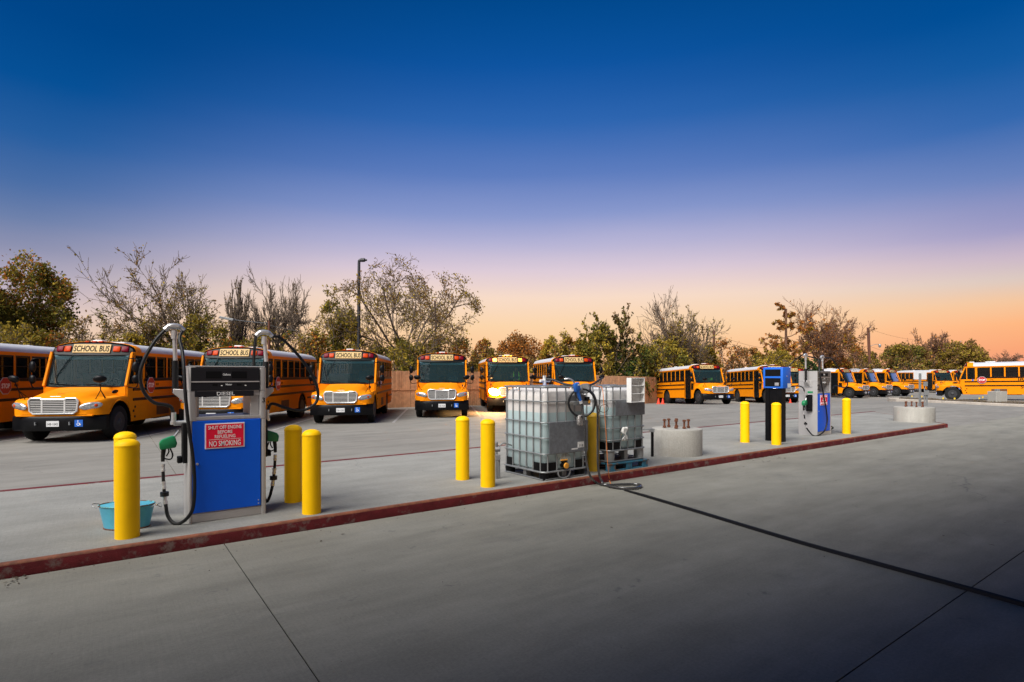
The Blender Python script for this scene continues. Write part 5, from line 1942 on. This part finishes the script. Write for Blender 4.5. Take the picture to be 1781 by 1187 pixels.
tag(v, 'lime safety vest hung behind the windscreen of the bus by the fence', 'vest')
# ------------------------------------------------------------------ trees
def fast_mesh(name, V, Q, mats, mi=None):
    me = bpy.data.meshes.new(name)
    V = np.asarray(V, np.float32)
    Q = np.asarray(Q, np.int32)
    k = Q.shape[1]
    me.vertices.add(len(V))
    me.vertices.foreach_set('co', V.ravel())
    me.loops.add(Q.size)
    me.loops.foreach_set('vertex_index', Q.ravel())
    me.polygons.add(len(Q))
    me.polygons.foreach_set('loop_start', np.arange(0, Q.size, k, dtype=np.int32))
    for m in mats:
        me.materials.append(m)
    if mi is not None:
        me.polygons.foreach_set('material_index', np.asarray(mi, np.int32))
    me.update(calc_edges=True)
    return me
def tubes(P0, P1, R0, R1, n):
    d = P1 - P0
    d /= np.maximum(1e-6, np.linalg.norm(d, axis=1, keepdims=True))
    ref = np.where(np.abs(d[:, 2:3]) < 0.9, np.array([[0, 0, 1.0]]), np.array([[1.0, 0, 0]]))
    x = np.cross(d, ref)
    x /= np.linalg.norm(x, axis=1, keepdims=True)
    y = np.cross(d, x)
    m = len(P0)
    V = np.zeros((m, 2 * n, 3))
    for j in range(n):
        a = 2 * math.pi * j / n
        o = x * math.cos(a) + y * math.sin(a)
        V[:, j] = P0 + o * R0[:, None]
        V[:, n + j] = P1 + o * R1[:, None]
    base = (np.arange(m) * 2 * n)[:, None]
    Q = np.concatenate([base + np.array([[j, (j + 1) % n, n + (j + 1) % n, n + j]]) for j in range(n)], 0)
    return V.reshape(-1, 3), Q

def grow(seed, kids_, spread, trunk, ratio, wob, up, lean=(0, 0), tmin=0.35, conifer=False):
    g = random.Random(seed)
    S = []
    top = len(kids_)
    def nrm():
        return Vector((g.gauss(0, 1), g.gauss(0, 1), g.gauss(0, 1)))
    def branch(p, d, L, lvl, limb, r):
        n = 5 if lvl == 0 else (4 if lvl < top - 1 else 3)
        q, dd = p.copy(), d.copy()
        pts = [q.copy()]
        dirs = []
        for i in range(n):
            dd = (dd + nrm() * wob[min(lvl, len(wob) - 1)] + Vector((0, 0, up[min(lvl, len(up) - 1)]))).normalized()
            nq = q + dd * (L / n)
            r1 = r * (1 - 0.55 / n * 1.0) if lvl else r * (1 - 0.12)
            S.append((q.to_tuple(), nq.to_tuple(), r, r1, lvl, limb))
            q, r = nq, r1
            pts.append(q.copy())
            dirs.append(dd.copy())
        if lvl < top:
            k = kids_[lvl]
            az0 = g.uniform(0, 6.28)
            for j in range(k):
                t = tmin + (1 - tmin) * (j + g.random()) / k if lvl == 0 else g.uniform(0.15, 1.0)
                if lvl == 0 and not conifer and j >= k - 2:
                    t = 1.0
                x = min(n - 1e-3, t * n)
                i = int(x)
                base = pts[i].lerp(pts[i + 1], x - i)
                dv = dirs[i]
                az = az0 + j * 2.4 + g.uniform(-.4, .4)
                side = dv.orthogonal().normalized()
                side = Matrix.Rotation(az, 3, dv) @ side
                a = spread[lvl] * g.uniform(0.7, 1.25)
                nd = (dv * math.cos(a) + side * math.sin(a)).normalized()
                lr = ratio[lvl] * g.uniform(0.7, 1.2)
                if conifer and lvl == 0:
                    lr *= 1.25 - t
                branch(base, nd, L * lr, lvl + 1, limb if lvl > 1 else limb * 7 + j + 1, r0_of(r, lvl))
    def r0_of(r, lvl):
        return r * 0.62
    branch(Vector((0, 0, 0)), Vector((lean[0], lean[1], 1)).normalized(), trunk, 0, 0, 0.05)
    P0 = np.array([s[0] for s in S])
    P1 = np.array([s[1] for s in S])
    return P0, P1, np.array([s[2] for s in S]), np.array([s[3] for s in S]), np.array([s[4] for s in S]), np.array([s[5] for s in S]), top

LM = {
    'green': leafmat('dark_green_leaves', (0.145, 0.135, 0.030)),
    'olive': leafmat('olive_leaves', (0.29, 0.21, 0.035)),
    'yellow': leafmat('yellow_leaves', (0.42, 0.29, 0.04)),
    'rust': leafmat('rusty_orange_leaves', (0.42, 0.16, 0.035)),
    'brown': leafmat('brown_leaves', (0.25, 0.145, 0.055)),
    'deep': leafmat('evergreen_leaves', (0.04, 0.07, 0.02)),
}
def make_tree(name, label, cat, group, base, H, Wd, seed, form, leaves, mix, lsize=0.12, clump=0.5, trunk_r=None, flat=0.8, shift=0.0, minz=0.0, bark='bark', topc=None):
    F_ = {
        'oak': dict(kids_=[8, 7, 6, 5], spread=[0.95, 0.75, 0.7, 0.7], trunk=0.30, ratio=[2.3, 0.45, 0.5, 0.55], wob=[0.08, 0.20, 0.24, 0.25], up=[0, 0.05, 0.04, 0.02], tmin=0.6),
        'twig': dict(kids_=[13, 7, 6, 5], spread=[0.85, 0.7, 0.55, 0.5], trunk=0.9, ratio=[0.95, 0.5, 0.5, 0.55], wob=[0.06, 0.12, 0.12, 0.14], up=[0, 0.03, 0.03, 0.02], tmin=0.68),
        'full': dict(kids_=[9, 6, 5, 3], spread=[1.0, 0.8, 0.8, 0.8], trunk=0.5, ratio=[0.85, 0.6, 0.55, 0.5], wob=[0.06, 0.12, 0.15, 0.2], up=[0, 0.04, 0.02, 0.0], tmin=0.15),
        'bush': dict(kids_=[10, 6, 5, 3], spread=[1.15, 0.8, 0.8, 0.8], trunk=0.4, ratio=[1.0, 0.6, 0.5, 0.5], wob=[0.1, 0.14, 0.15, 0.2], up=[0, 0.05, 0.02, 0.0], tmin=0.02),
        'column': dict(kids_=[12, 5, 4, 3], spread=[0.5, 0.5, 0.6, 0.7], trunk=0.8, ratio=[0.42, 0.6, 0.55, 0.5], wob=[0.06, 0.1, 0.15, 0.2], up=[0.02, 0.08, 0.04, 0.0], tmin=0.08),
        'conifer': dict(kids_=[22, 6, 4], spread=[1.45, 0.6, 0.6], trunk=1.0, ratio=[0.45, 0.4, 0.4], wob=[0.02, 0.1, 0.15], up=[0, 0.02, 0.0], tmin=0.12, conifer=True),
        'pollard': dict(kids_=[7, 7, 5], spread=[0.55, 0.7, 0.6], trunk=0.6, ratio=[0.6, 0.5, 0.5], wob=[0.06, 0.08, 0.1], up=[0.0, 0.06, 0.05], tmin=0.5, lean=(0.3, 0)),
        'lean': dict(kids_=[9, 7, 6, 4], spread=[0.7, 0.6, 0.55, 0.5], trunk=0.55, ratio=[0.8, 0.6, 0.55, 0.55], wob=[0.05, 0.1, 0.1, 0.12], up=[0, 0.05, 0.05, 0.04], tmin=0.25, lean=(-0.45, 0)),
    }[form]
    P0, P1, R0, R1, LV, LB, top = grow(seed, **F_)
    rng = np.random.default_rng(seed)
    zmax = np.percentile(P1[:, 2], 97.5 if form in ('oak', 'full', 'bush') else 99.7)
    allx = P1[:, 0]
    xl, xh = np.percentile(allx, 1), np.percentile(allx, 99)
    yr = np.percentile(np.abs(P1[:, 1] - np.median(P1[:, 1])), 98)
    kx = Wd / (xh - xl)
    kz = H / zmax
    ky = Wd * flat / (2 * yr)
    x0 = (xl + xh) / 2 if form in ('lean', 'pollard') else 0
    K = np.array([kx, ky, kz])
    P0 = (P0 - np.array([x0, 0, 0])) * K
    P1 = (P1 - np.array([x0, 0, 0])) * K
    if form in ('oak', 'full', 'bush'):
        cc = np.array([0, 0, 0.38 * H])
        rr = np.array([Wd * 0.52, Wd * flat * 0.52, 0.62 * H])
        for Pn in (P0, P1):
            dd = np.linalg.norm((Pn - cc) / rr, axis=1, keepdims=True)
            nd = np.where(dd > 0.9, 0.9 + (dd - 0.9) * 0.3, dd)
            Pn[:] = cc + (Pn - cc) * nd / np.maximum(dd, 1e-6)
    P0[:, 2] = np.maximum(P0[:, 2], 0)
    P1[:, 2] = np.maximum(P1[:, 2], 0.05)
    tr = trunk_r or 0.016 * H + 0.03
    R0, R1 = R0 / 0.05 * tr, R1 / 0.05 * tr
    mn = 0.007 + 0.0002 * base[1]
    R0, R1 = np.maximum(R0, mn), np.maximum(R1, mn * 0.8)
    root = thing(name, label, cat, base, 0, group)
    thick = LV < top - 1
    V1, Q1 = tubes(P0[thick], P1[thick], R0[thick], R1[thick], 6)
    V2, Q2 = tubes(P0[~thick], P1[~thick], R0[~thick], R1[~thick], 3)
    me = fast_mesh('trunk', np.concatenate([V1, V2]), np.concatenate([Q1, Q2 + len(V1)]), [M[bark]])
    link('trunk', me, root)
    leaves = int(leaves * {'full': 1.7, 'bush': 1.35, 'column': 1.6, 'oak': 1.2}.get(form, 1.0))
    if leaves:
        idx = np.where((LV >= top - 1) & (P1[:, 2] > minz * H))[0]
        limbs = np.unique(LB)
        dens = {l: rng.random() ** 2 + (1 - clump) for l in limbs}
        w = np.array([dens[l] for l in LB[idx]])
        w /= w.sum()
        pick = rng.choice(idx, leaves, p=w)
        t = rng.random((leaves, 1))
        sp = 0.03 * Wd if form in ('full', 'bush', 'column') else 0.012 * Wd
        sp = min(0.22, sp)
        ctr = P0[pick] * (1 - t) + P1[pick] * t + rng.normal(0, sp, (leaves, 3))
        ctr[:, 2] = np.maximum(ctr[:, 2], 0.1)
        a = rng.normal(0, 1, (leaves, 3))
        a[:, 2] -= 0.5
        
        a /= np.linalg.norm(a, axis=1, keepdims=True)
        c = rng.normal(0, 1, (leaves, 3))
        c = np.cross(a, c)
        c /= np.linalg.norm(c, axis=1, keepdims=True)
        s = (lsize * rng.uniform(0.6, 1.35, (leaves, 1)))
        V = np.stack([ctr - a * s * .6, ctr + c * s * .32, ctr + a * s * .6, ctr - c * s * .32], 1).reshape(-1, 3)
        Q = np.arange(leaves * 4).reshape(-1, 4)
        names = list(mix)
        pr = np.array([mix[k] for k in names], float)
        pr /= pr.sum()
        # colour follows the limb so that clumps differ
        lc = {l: rng.choice(len(names), p=pr) for l in limbs}
        mi = np.array([lc[l] for l in LB[pick]])
        alt = rng.choice(len(names), leaves, p=pr)
        mi = np.where(rng.random(leaves) < 0.5, mi, alt)
        if topc:
            mi = np.where((ctr[:, 2] > 0.66 * H) & (rng.random(leaves) < 0.2), names.index(topc), mi)
        me = fast_mesh('crown', V, Q, [LM[k] for k in names], mi)
        link('crown', me, root)
    return root

def T(name, label, cat, px, ytop, wpx, Y, seed, form, leaves, mix, group=None, **k):
    x = (px - CX) / F * Y
    z0 = gz(x, Y) - 0.05
    ztop = HC + (HY - ytop) * Y / F
    return make_tree(name, label, cat, group, (x, Y, z0), ztop - z0, wpx * Y / F, seed, form, leaves, mix, **k)
G1, G2 = 'trees beyond the bus yard', 'shrubs beyond the bus yard'
GR = {'green': 5, 'olive': 3, 'yellow': 1}
GO = {'green': 4, 'olive': 3, 'yellow': 1, 'rust': 1}
OL = {'olive': 4, 'green': 2, 'yellow': 2}
BR = {'brown': 4, 'olive': 2}
RU = {'rust': 4, 'brown': 2, 'yellow': 1}
# big trees
T('broadleaf_tree', 'large dense green tree with orange tinted top at the left edge of the photo', 'tree', 10, 446, 225, 33, 11, 'full', 16000, {'green': 6, 'olive': 3, 'rust': 0.3}, G1, lsize=0.17, clump=0.2, topc='rust')
T('broadleaf_tree', 'thin half bare tree with scattered leaves behind the near dispenser hose mast', 'tree', 272, 447, 200, 34, 22, 'lean', 3400, {'brown': 3, 'olive': 3, 'green': 1}, G1, lsize=0.13, clump=0.9)
T('bare_tree', 'fan shaped leafless tree of fine twigs above the bus behind the near dispenser', 'tree', 478, 484, 118, 38, 39, 'twig', 500, BR, G1, lsize=0.10)
T('slender_tree', 'slender tree with leafy tip left of the fan shaped leafless tree', 'tree', 415, 488, 44, 36, 44, 'twig', 900, {'brown': 3, 'olive': 2}, G1, lsize=0.10)
T('column_tree', 'tall narrow leafy green tree left of the lamp post', 'tree', 578, 500, 85, 35, 55, 'column', 7500, {'green': 4, 'olive': 4, 'yellow': 2}, G1, lsize=0.13)
T('oak_tree', 'big spreading nearly leafless tree right of the lamp post', 'tree', 706, 442, 290, 36, 66, 'oak', 6500, {'brown': 4, 'olive': 4, 'yellow': 1}, G1, lsize=0.12, clump=0.6, trunk_r=0.24)
T('broadleaf_tree', 'round reddish brown tree above the bus with lit lamps', 'tree', 902, 578, 105, 55, 77, 'full', 6000, {'rust': 5, 'brown': 3}, G1, lsize=0.20, clump=0.4)
T('broadleaf_tree', 'small orange tree left of the round reddish brown one', 'tree', 842, 588, 46, 52, 78, 'full', 2500, RU, G1, lsize=0.18)
T('pollard_tree', 'stubby tree with tufted shoots above the liquid totes, left one of two', 'tree', 1035, 546, 62, 44, 88, 'pollard', 1500, {'green': 3, 'olive': 3}, G1, lsize=0.24, clump=0.2)
T('pollard_tree', 'stubby tree with tufted shoots and a leaning trunk, right one of two above the totes', 'tree', 1080, 532, 62, 44, 91, 'pollard', 1500, {'green': 3, 'brown': 3}, G1, lsize=0.24, clump=0.2)
T('bare_tree', 'tall leaning leafless tree above the bus at the end of the fence', 'tree', 1165, 508, 105, 50, 99, 'lean', 900, {'brown': 3, 'rust': 1}, G1, lsize=0.14)
T('broadleaf_tree', 'loose brown leaved tree right of the tall leaning leafless tree', 'tree', 1200, 540, 95, 49, 101, 'lean', 3800, {'brown': 4, 'olive': 3}, G1, lsize=0.15, clump=0.7)
T('cypress_tree', 'rust brown conifer shaped tree above the blue kiosk', 'tree', 1366, 530, 92, 58, 110, 'conifer', 5200, RU, G1, lsize=0.21, clump=0.3, bark='barkr')
T('bare_tree', 'tall pale twiggy tree right of the rust brown conifer', 'tree', 1425, 524, 110, 60, 120, 'twig', 1100, {'rust': 3, 'brown': 2}, G1, lsize=0.2, bark='barkr')
T('broadleaf_tree', 'orange leaved tree behind the far dispenser hoses', 'tree', 1455, 556, 78, 61, 130, 'full', 4500, {'rust': 4, 'olive': 2, 'yellow': 1}, G1, lsize=0.2, clump=0.5, bark='barkr')
T('broadleaf_tree', 'small dark leafy tree beside the leaning utility pole', 'tree', 1500, 600, 55, 66, 140, 'full', 1900, {'brown': 3, 'olive': 3}, G1, lsize=0.2, clump=0.7)
T('broadleaf_tree', 'wide dull green tree right of the leaning utility pole', 'tree', 1572, 596, 85, 80, 150, 'full', 6500, {'olive': 3, 'brown': 3, 'green': 2}, G1, lsize=0.26, clump=0.4)
T('bare_tree', 'round open twiggy tree above the back of the white sign', 'tree', 1622, 576, 62, 84, 160, 'twig', 900, {'brown': 3, 'rust': 2}, G1, lsize=0.26, bark='barkr')
T('broadleaf_tree', 'dull olive tree above the nose of the bus that faces left', 'tree', 1670, 592, 90, 82, 170, 'full', 6000, {'olive': 4, 'brown': 3}, G1, lsize=0.26, clump=0.5)
T('bare_tree', 'low distant twiggy tree showing over the roof of the bus that faces left', 'tree', 1752, 614, 70, 95, 180, 'twig', 300, {'brown': 2}, G1, lsize=0.26, bark='barkr')
# shrubs and scrub filling the edge of the yard
SH = [
    (20, 560, 150, 29.5, 5000, OL, 'yellowish shrub under the large dense tree at the left edge'),
    (95, 575, 120, 30.0, 4500, GO, 'green shrub behind the bus with its whole front showing, left part of its roof'),
    (165, 543, 110, 32, 2600, {'brown': 3, 'olive': 2, 'green': 1}, 'thin dark shrub between the large dense tree and the half bare tree'),
    (215, 580, 120, 31, 5500, OL, 'olive shrub below the half bare tree, left of the near hose mast'),
    (285, 555, 130, 32, 7000, GO, 'dark green shrub directly behind the near left hose mast'),
    (350, 540, 100, 33, 5000, {'green': 3, 'olive': 3, 'yellow': 1}, 'green shrub with a drooping branch left of the lamp head on the long arm'),
    (395, 585, 90, 32, 3200, {'olive': 3, 'rust': 1, 'green': 2}, 'shrub above the sign of the bus behind the near dispenser'),
    (455, 570, 110, 34, 4500, OL, 'olive shrub below the fan shaped leafless tree'),
    (530, 560, 90, 33, 4500, {'olive': 3, 'green': 2, 'rust': 1}, 'shrub left of the tall narrow leafy tree'),
    (630, 590, 95, 34, 3800, OL, 'shrub at the foot of the lamp post'),
    (690, 585, 120, 34.5, 5500, {'green': 4, 'olive': 3, 'yellow': 1}, 'green shrub under the big spreading tree, left of its trunk'),
    (770, 580, 120, 37, 6000, {'olive': 4, 'green': 2, 'rust': 1}, 'brownish shrub under the big spreading tree, right of its trunk'),
    (845, 608, 90, 42, 4200, {'olive': 3, 'brown': 3, 'green': 2}, 'low shrub just behind the bus with lit lamps'),
    (925, 618, 80, 46, 3500, {'olive': 3, 'brown': 3}, 'low brown shrub between the lit bus and the bus behind the totes'),
    (975, 580, 75, 44, 4500, {'yellow': 2, 'olive': 3, 'rust': 1}, 'yellowish shrub above the roof of the bus behind the totes'),
    (1025, 577, 95, 43, 7500, {'green': 3, 'olive': 3, 'yellow': 2}, 'tall green and yellow shrub behind the fence over the pump'),
    (1090, 592, 90, 44.5, 7000, {'green': 4, 'deep': 3, 'olive': 1}, 'dark green shrub behind the bare stretch of fence'),
    (1150, 590, 100, 47, 7000, {'green': 3, 'olive': 4, 'yellow': 1}, 'green shrub behind the rear of the bus at the end of the fence'),
    (1205, 592, 90, 52, 6000, {'olive': 4, 'yellow': 1, 'green': 2}, 'olive shrub above the front of the bus at the end of the fence'),
    (1262, 588, 95, 54, 3000, RU, 'thin orange shrub behind the brown utility pole stub'),
    (1300, 605, 70, 56, 2500, {'rust': 2, 'brown': 3, 'olive': 1}, 'thin brown shrub above the rear of the bus behind the kiosk'),
    (1345, 606, 95, 55, 5500, {'olive': 4, 'yellow': 3, 'green': 1}, 'yellow green shrub above the blue kiosk'),
    (1403, 618, 50, 57, 4500, {'deep': 5, 'green': 1}, 'dark evergreen shrub left of the far dispenser masts'),
    (1450, 615, 60, 62, 3200, {'olive': 3, 'rust': 2}, 'olive shrub behind the far dispenser'),
    (1535, 622, 70, 82, 3500, {'olive': 3, 'brown': 2}, 'low shrub behind the three alike buses'),
    (1630, 622, 110, 88, 5000, {'olive': 3, 'brown': 3, 'green': 1}, 'low shrub behind the distant bus by the sign'),
]
for i, (px, yt, w_, Y, n, mix, lab) in enumerate(SH):
    T('shrub', lab, 'shrub', px, yt, w_, Y, 300 + i, 'bush', n, mix, G2, lsize=0.13 if Y < 40 else 0.19, clump=0.3)

# low scrub carrying the tree line on past both sides of the frame
rg_ = np.random.default_rng(5)
cs = []
for a0, a1, d0, n_ in ((-88, -46, 27, 9000), (47, 85, 70, 6000)):
    az_ = np.radians(rg_.uniform(a0, a1, n_))
    hh = (2.2 + 1.6 * np.sin(az_ * 41) + 1.1 * np.sin(az_ * 97 + 1)) * d0 / 40 + 1
    dd_ = d0 + rg_.uniform(0, 5, n_)
    cs.append(np.stack([np.sin(az_) * dd_, np.cos(az_) * dd_, np.maximum(0.1, hh * np.sqrt(rg_.random(n_)))], 1))
cs = np.concatenate(cs)
a_ = rg_.normal(0, 1, cs.shape)
a_ /= np.linalg.norm(a_, axis=1, keepdims=True)
c_ = np.cross(a_, rg_.normal(0, 1, cs.shape))
c_ /= np.linalg.norm(c_, axis=1, keepdims=True)
s_ = rg_.uniform(0.14, 0.36, (len(cs), 1))
me = fast_mesh('distant_scrub', np.stack([cs - a_ * s_, cs + c_ * s_ * .6, cs + a_ * s_, cs - c_ * s_ * .6], 1).reshape(-1, 3), np.arange(len(cs) * 4).reshape(-1, 4), [LM['green'], LM['olive'], LM['brown']], rg_.integers(0, 3, len(cs)))
stuff(link('distant_scrub', me))

# ------------------------------------------------------------------ poles, lamps and wires
lp = thing('lamp_post', 'tall dark lamp post with one short head above the buses', 'lamp post', ((623.5 - CX) / F * 34.2, 34.2, -0.05))
Hl = HC + (HY - 452) * 34.2 / F
b = MB()
b.tube([(0, 0, 0), (0.03, 0, Hl - 0.2)], [0.13, 0.085], 12)
b.build('post', M['pole'], lp)
b = MB()
b.tube(cr([(0.03, 0, Hl - 0.22), (0.05, 0, Hl - 0.05), (0.18, 0, Hl + 0.02), (0.52, -0.02, Hl + 0.02)], 5), [0.085] * 5 + [0.10] * 5 + [0.12] * 4 + [0.06] * 2, 10)
b.build('lamp_head', M['pole'], lp)
fl = thing('area_light', 'flat grey lamp head on a long thin arm among the trees', 'lamp', ((468 - CX) / F * 33.5, 33.5, -0.05))
b = MB()
b.tube([(0, 0, 0), (0, 0, 5.2)], [0.11, 0.07], 10)
b.build('post', M['woodpole'], fl)
b = MB()
b.tube(cr([(0, 0, 5.05), (-1.0, 0, 5.12), (-2.1, 0, 5.25)], 5), 0.03, 8)
b.build('arm', M['pole'], fl)
b = MB()
b.obox((-2.50, 0, 5.32), (0.85, 0.35, 0.14), Matrix.Rotation(R(11), 3, 'Y'))
b.build('lamp_head', M['galv'], fl, bevel=0.02)
def upole(px, yt, Y, lab, r=0.15, lean=0.0, arm=True):
    x = (px - CX) / F * Y
    z0 = gz(x, Y)
    h = HC + (HY - yt) * Y / F - z0
    t = thing('utility_pole', lab, 'utility pole', (x, Y, z0), 0, 'utility poles in the distance')
    b = MB()
    b.tube([(0, 0, 0), (lean * h, 0, h)], [r, r * 0.75], 10)
    b.build('post', M['woodpole'], t)
    if arm:
        b = MB()
        b.cyl((lean * h, 0, h - 0.1), (lean * h + 0.28, -0.05, h + 0.05), 0.06, 8)
        b.cyl((lean * h + 0.2, 0, h - 0.6), (lean * h + 0.2, 0, h - 1.3), 0.05, 8)
        b.build('insulator', M['galv'], t)
    return t, x, z0, h
p1, x1, z1, h1 = upole(1515.5, 570, 66, 'leaning brown utility pole with a small lamp, right of the far dispenser', 0.19, -0.05)
b = MB()
b.tube(cr([(-0.12, 0, h1 - 2.2), (0.5, 0, h1 - 2.0), (0.95, 0, h1 - 2.0)], 4), 0.03, 6)
b.lathe([(0.10, 0.12), (0.16, 0), (0.12, -0.22), (0.0005, -0.3)], (1.0, 0, h1 - 2.1), n=12)
b.build('pole_lamp', M['galv'], p1)
p2 = upole(1240.5, 575, 57, 'short brown utility pole above the bus at the end of the fence', 0.16, 0.012, False)
p3 = upole(1633.5, 598, 92, 'thin distant utility pole above the back of the white sign', 0.15)
p4 = upole(1669, 594, 96, 'distant utility pole above the nose of the left facing bus', 0.17)
def wire(pa, pb, sag, lab, r=0.012):
    pts = []
    for i in range(13):
        t = i / 12
        q = pa.lerp(pb, t)
        q.z -= sag * 4 * t * (1 - t)
        pts.append(q)
    b = MB()
    b.tube(pts, r, 5)
    tag(b.build('overhead_wire', M['hose'], None), lab, 'wire', 'overhead wires')
wire(wp(590, 585.5, 36), wp(735, 605, 38), 0.02, 'thick black overhead cable crossing in front of the big spreading tree', 0.022)
wire(wp(735, 605, 38), wp(870, 611, 42), 0.25, 'black overhead cable sagging above the bus seen from the front', 0.018)
wire(wp(450, 562, 36), wp(590, 585.5, 36), 0.1, 'overhead cable from the long armed lamp to the narrow leafy tree', 0.014)
wire(wp(1241, 580, 57), wp(1330, 606, 60), 0.2, 'overhead wire running right from the short brown utility pole')
wire(wp(1430, 620, 62), wp(1508, 602, 66), 0.1, 'overhead wire left of the leaning utility pole, upper')
wire(wp(1450, 622, 62), wp(1508, 603, 66), 0.3, 'overhead wire left of the leaning utility pole, lower')
wire(wp(1508, 571, 66), wp(1600, 592, 92), 0.3, 'highest overhead wire right of the leaning utility pole')
wire(wp(1511, 602, 66), wp(1633, 627, 92), 0.5, 'overhead wire sagging right from the lamp on the leaning pole')
wire(wp(1513, 620, 66), wp(1633, 637, 92), 0.8, 'overhead wire low over the three alike buses')
wire(wp(1633, 633, 92), wp(1720, 618, 96), 1.0, 'overhead wire from the thin distant pole to the right')
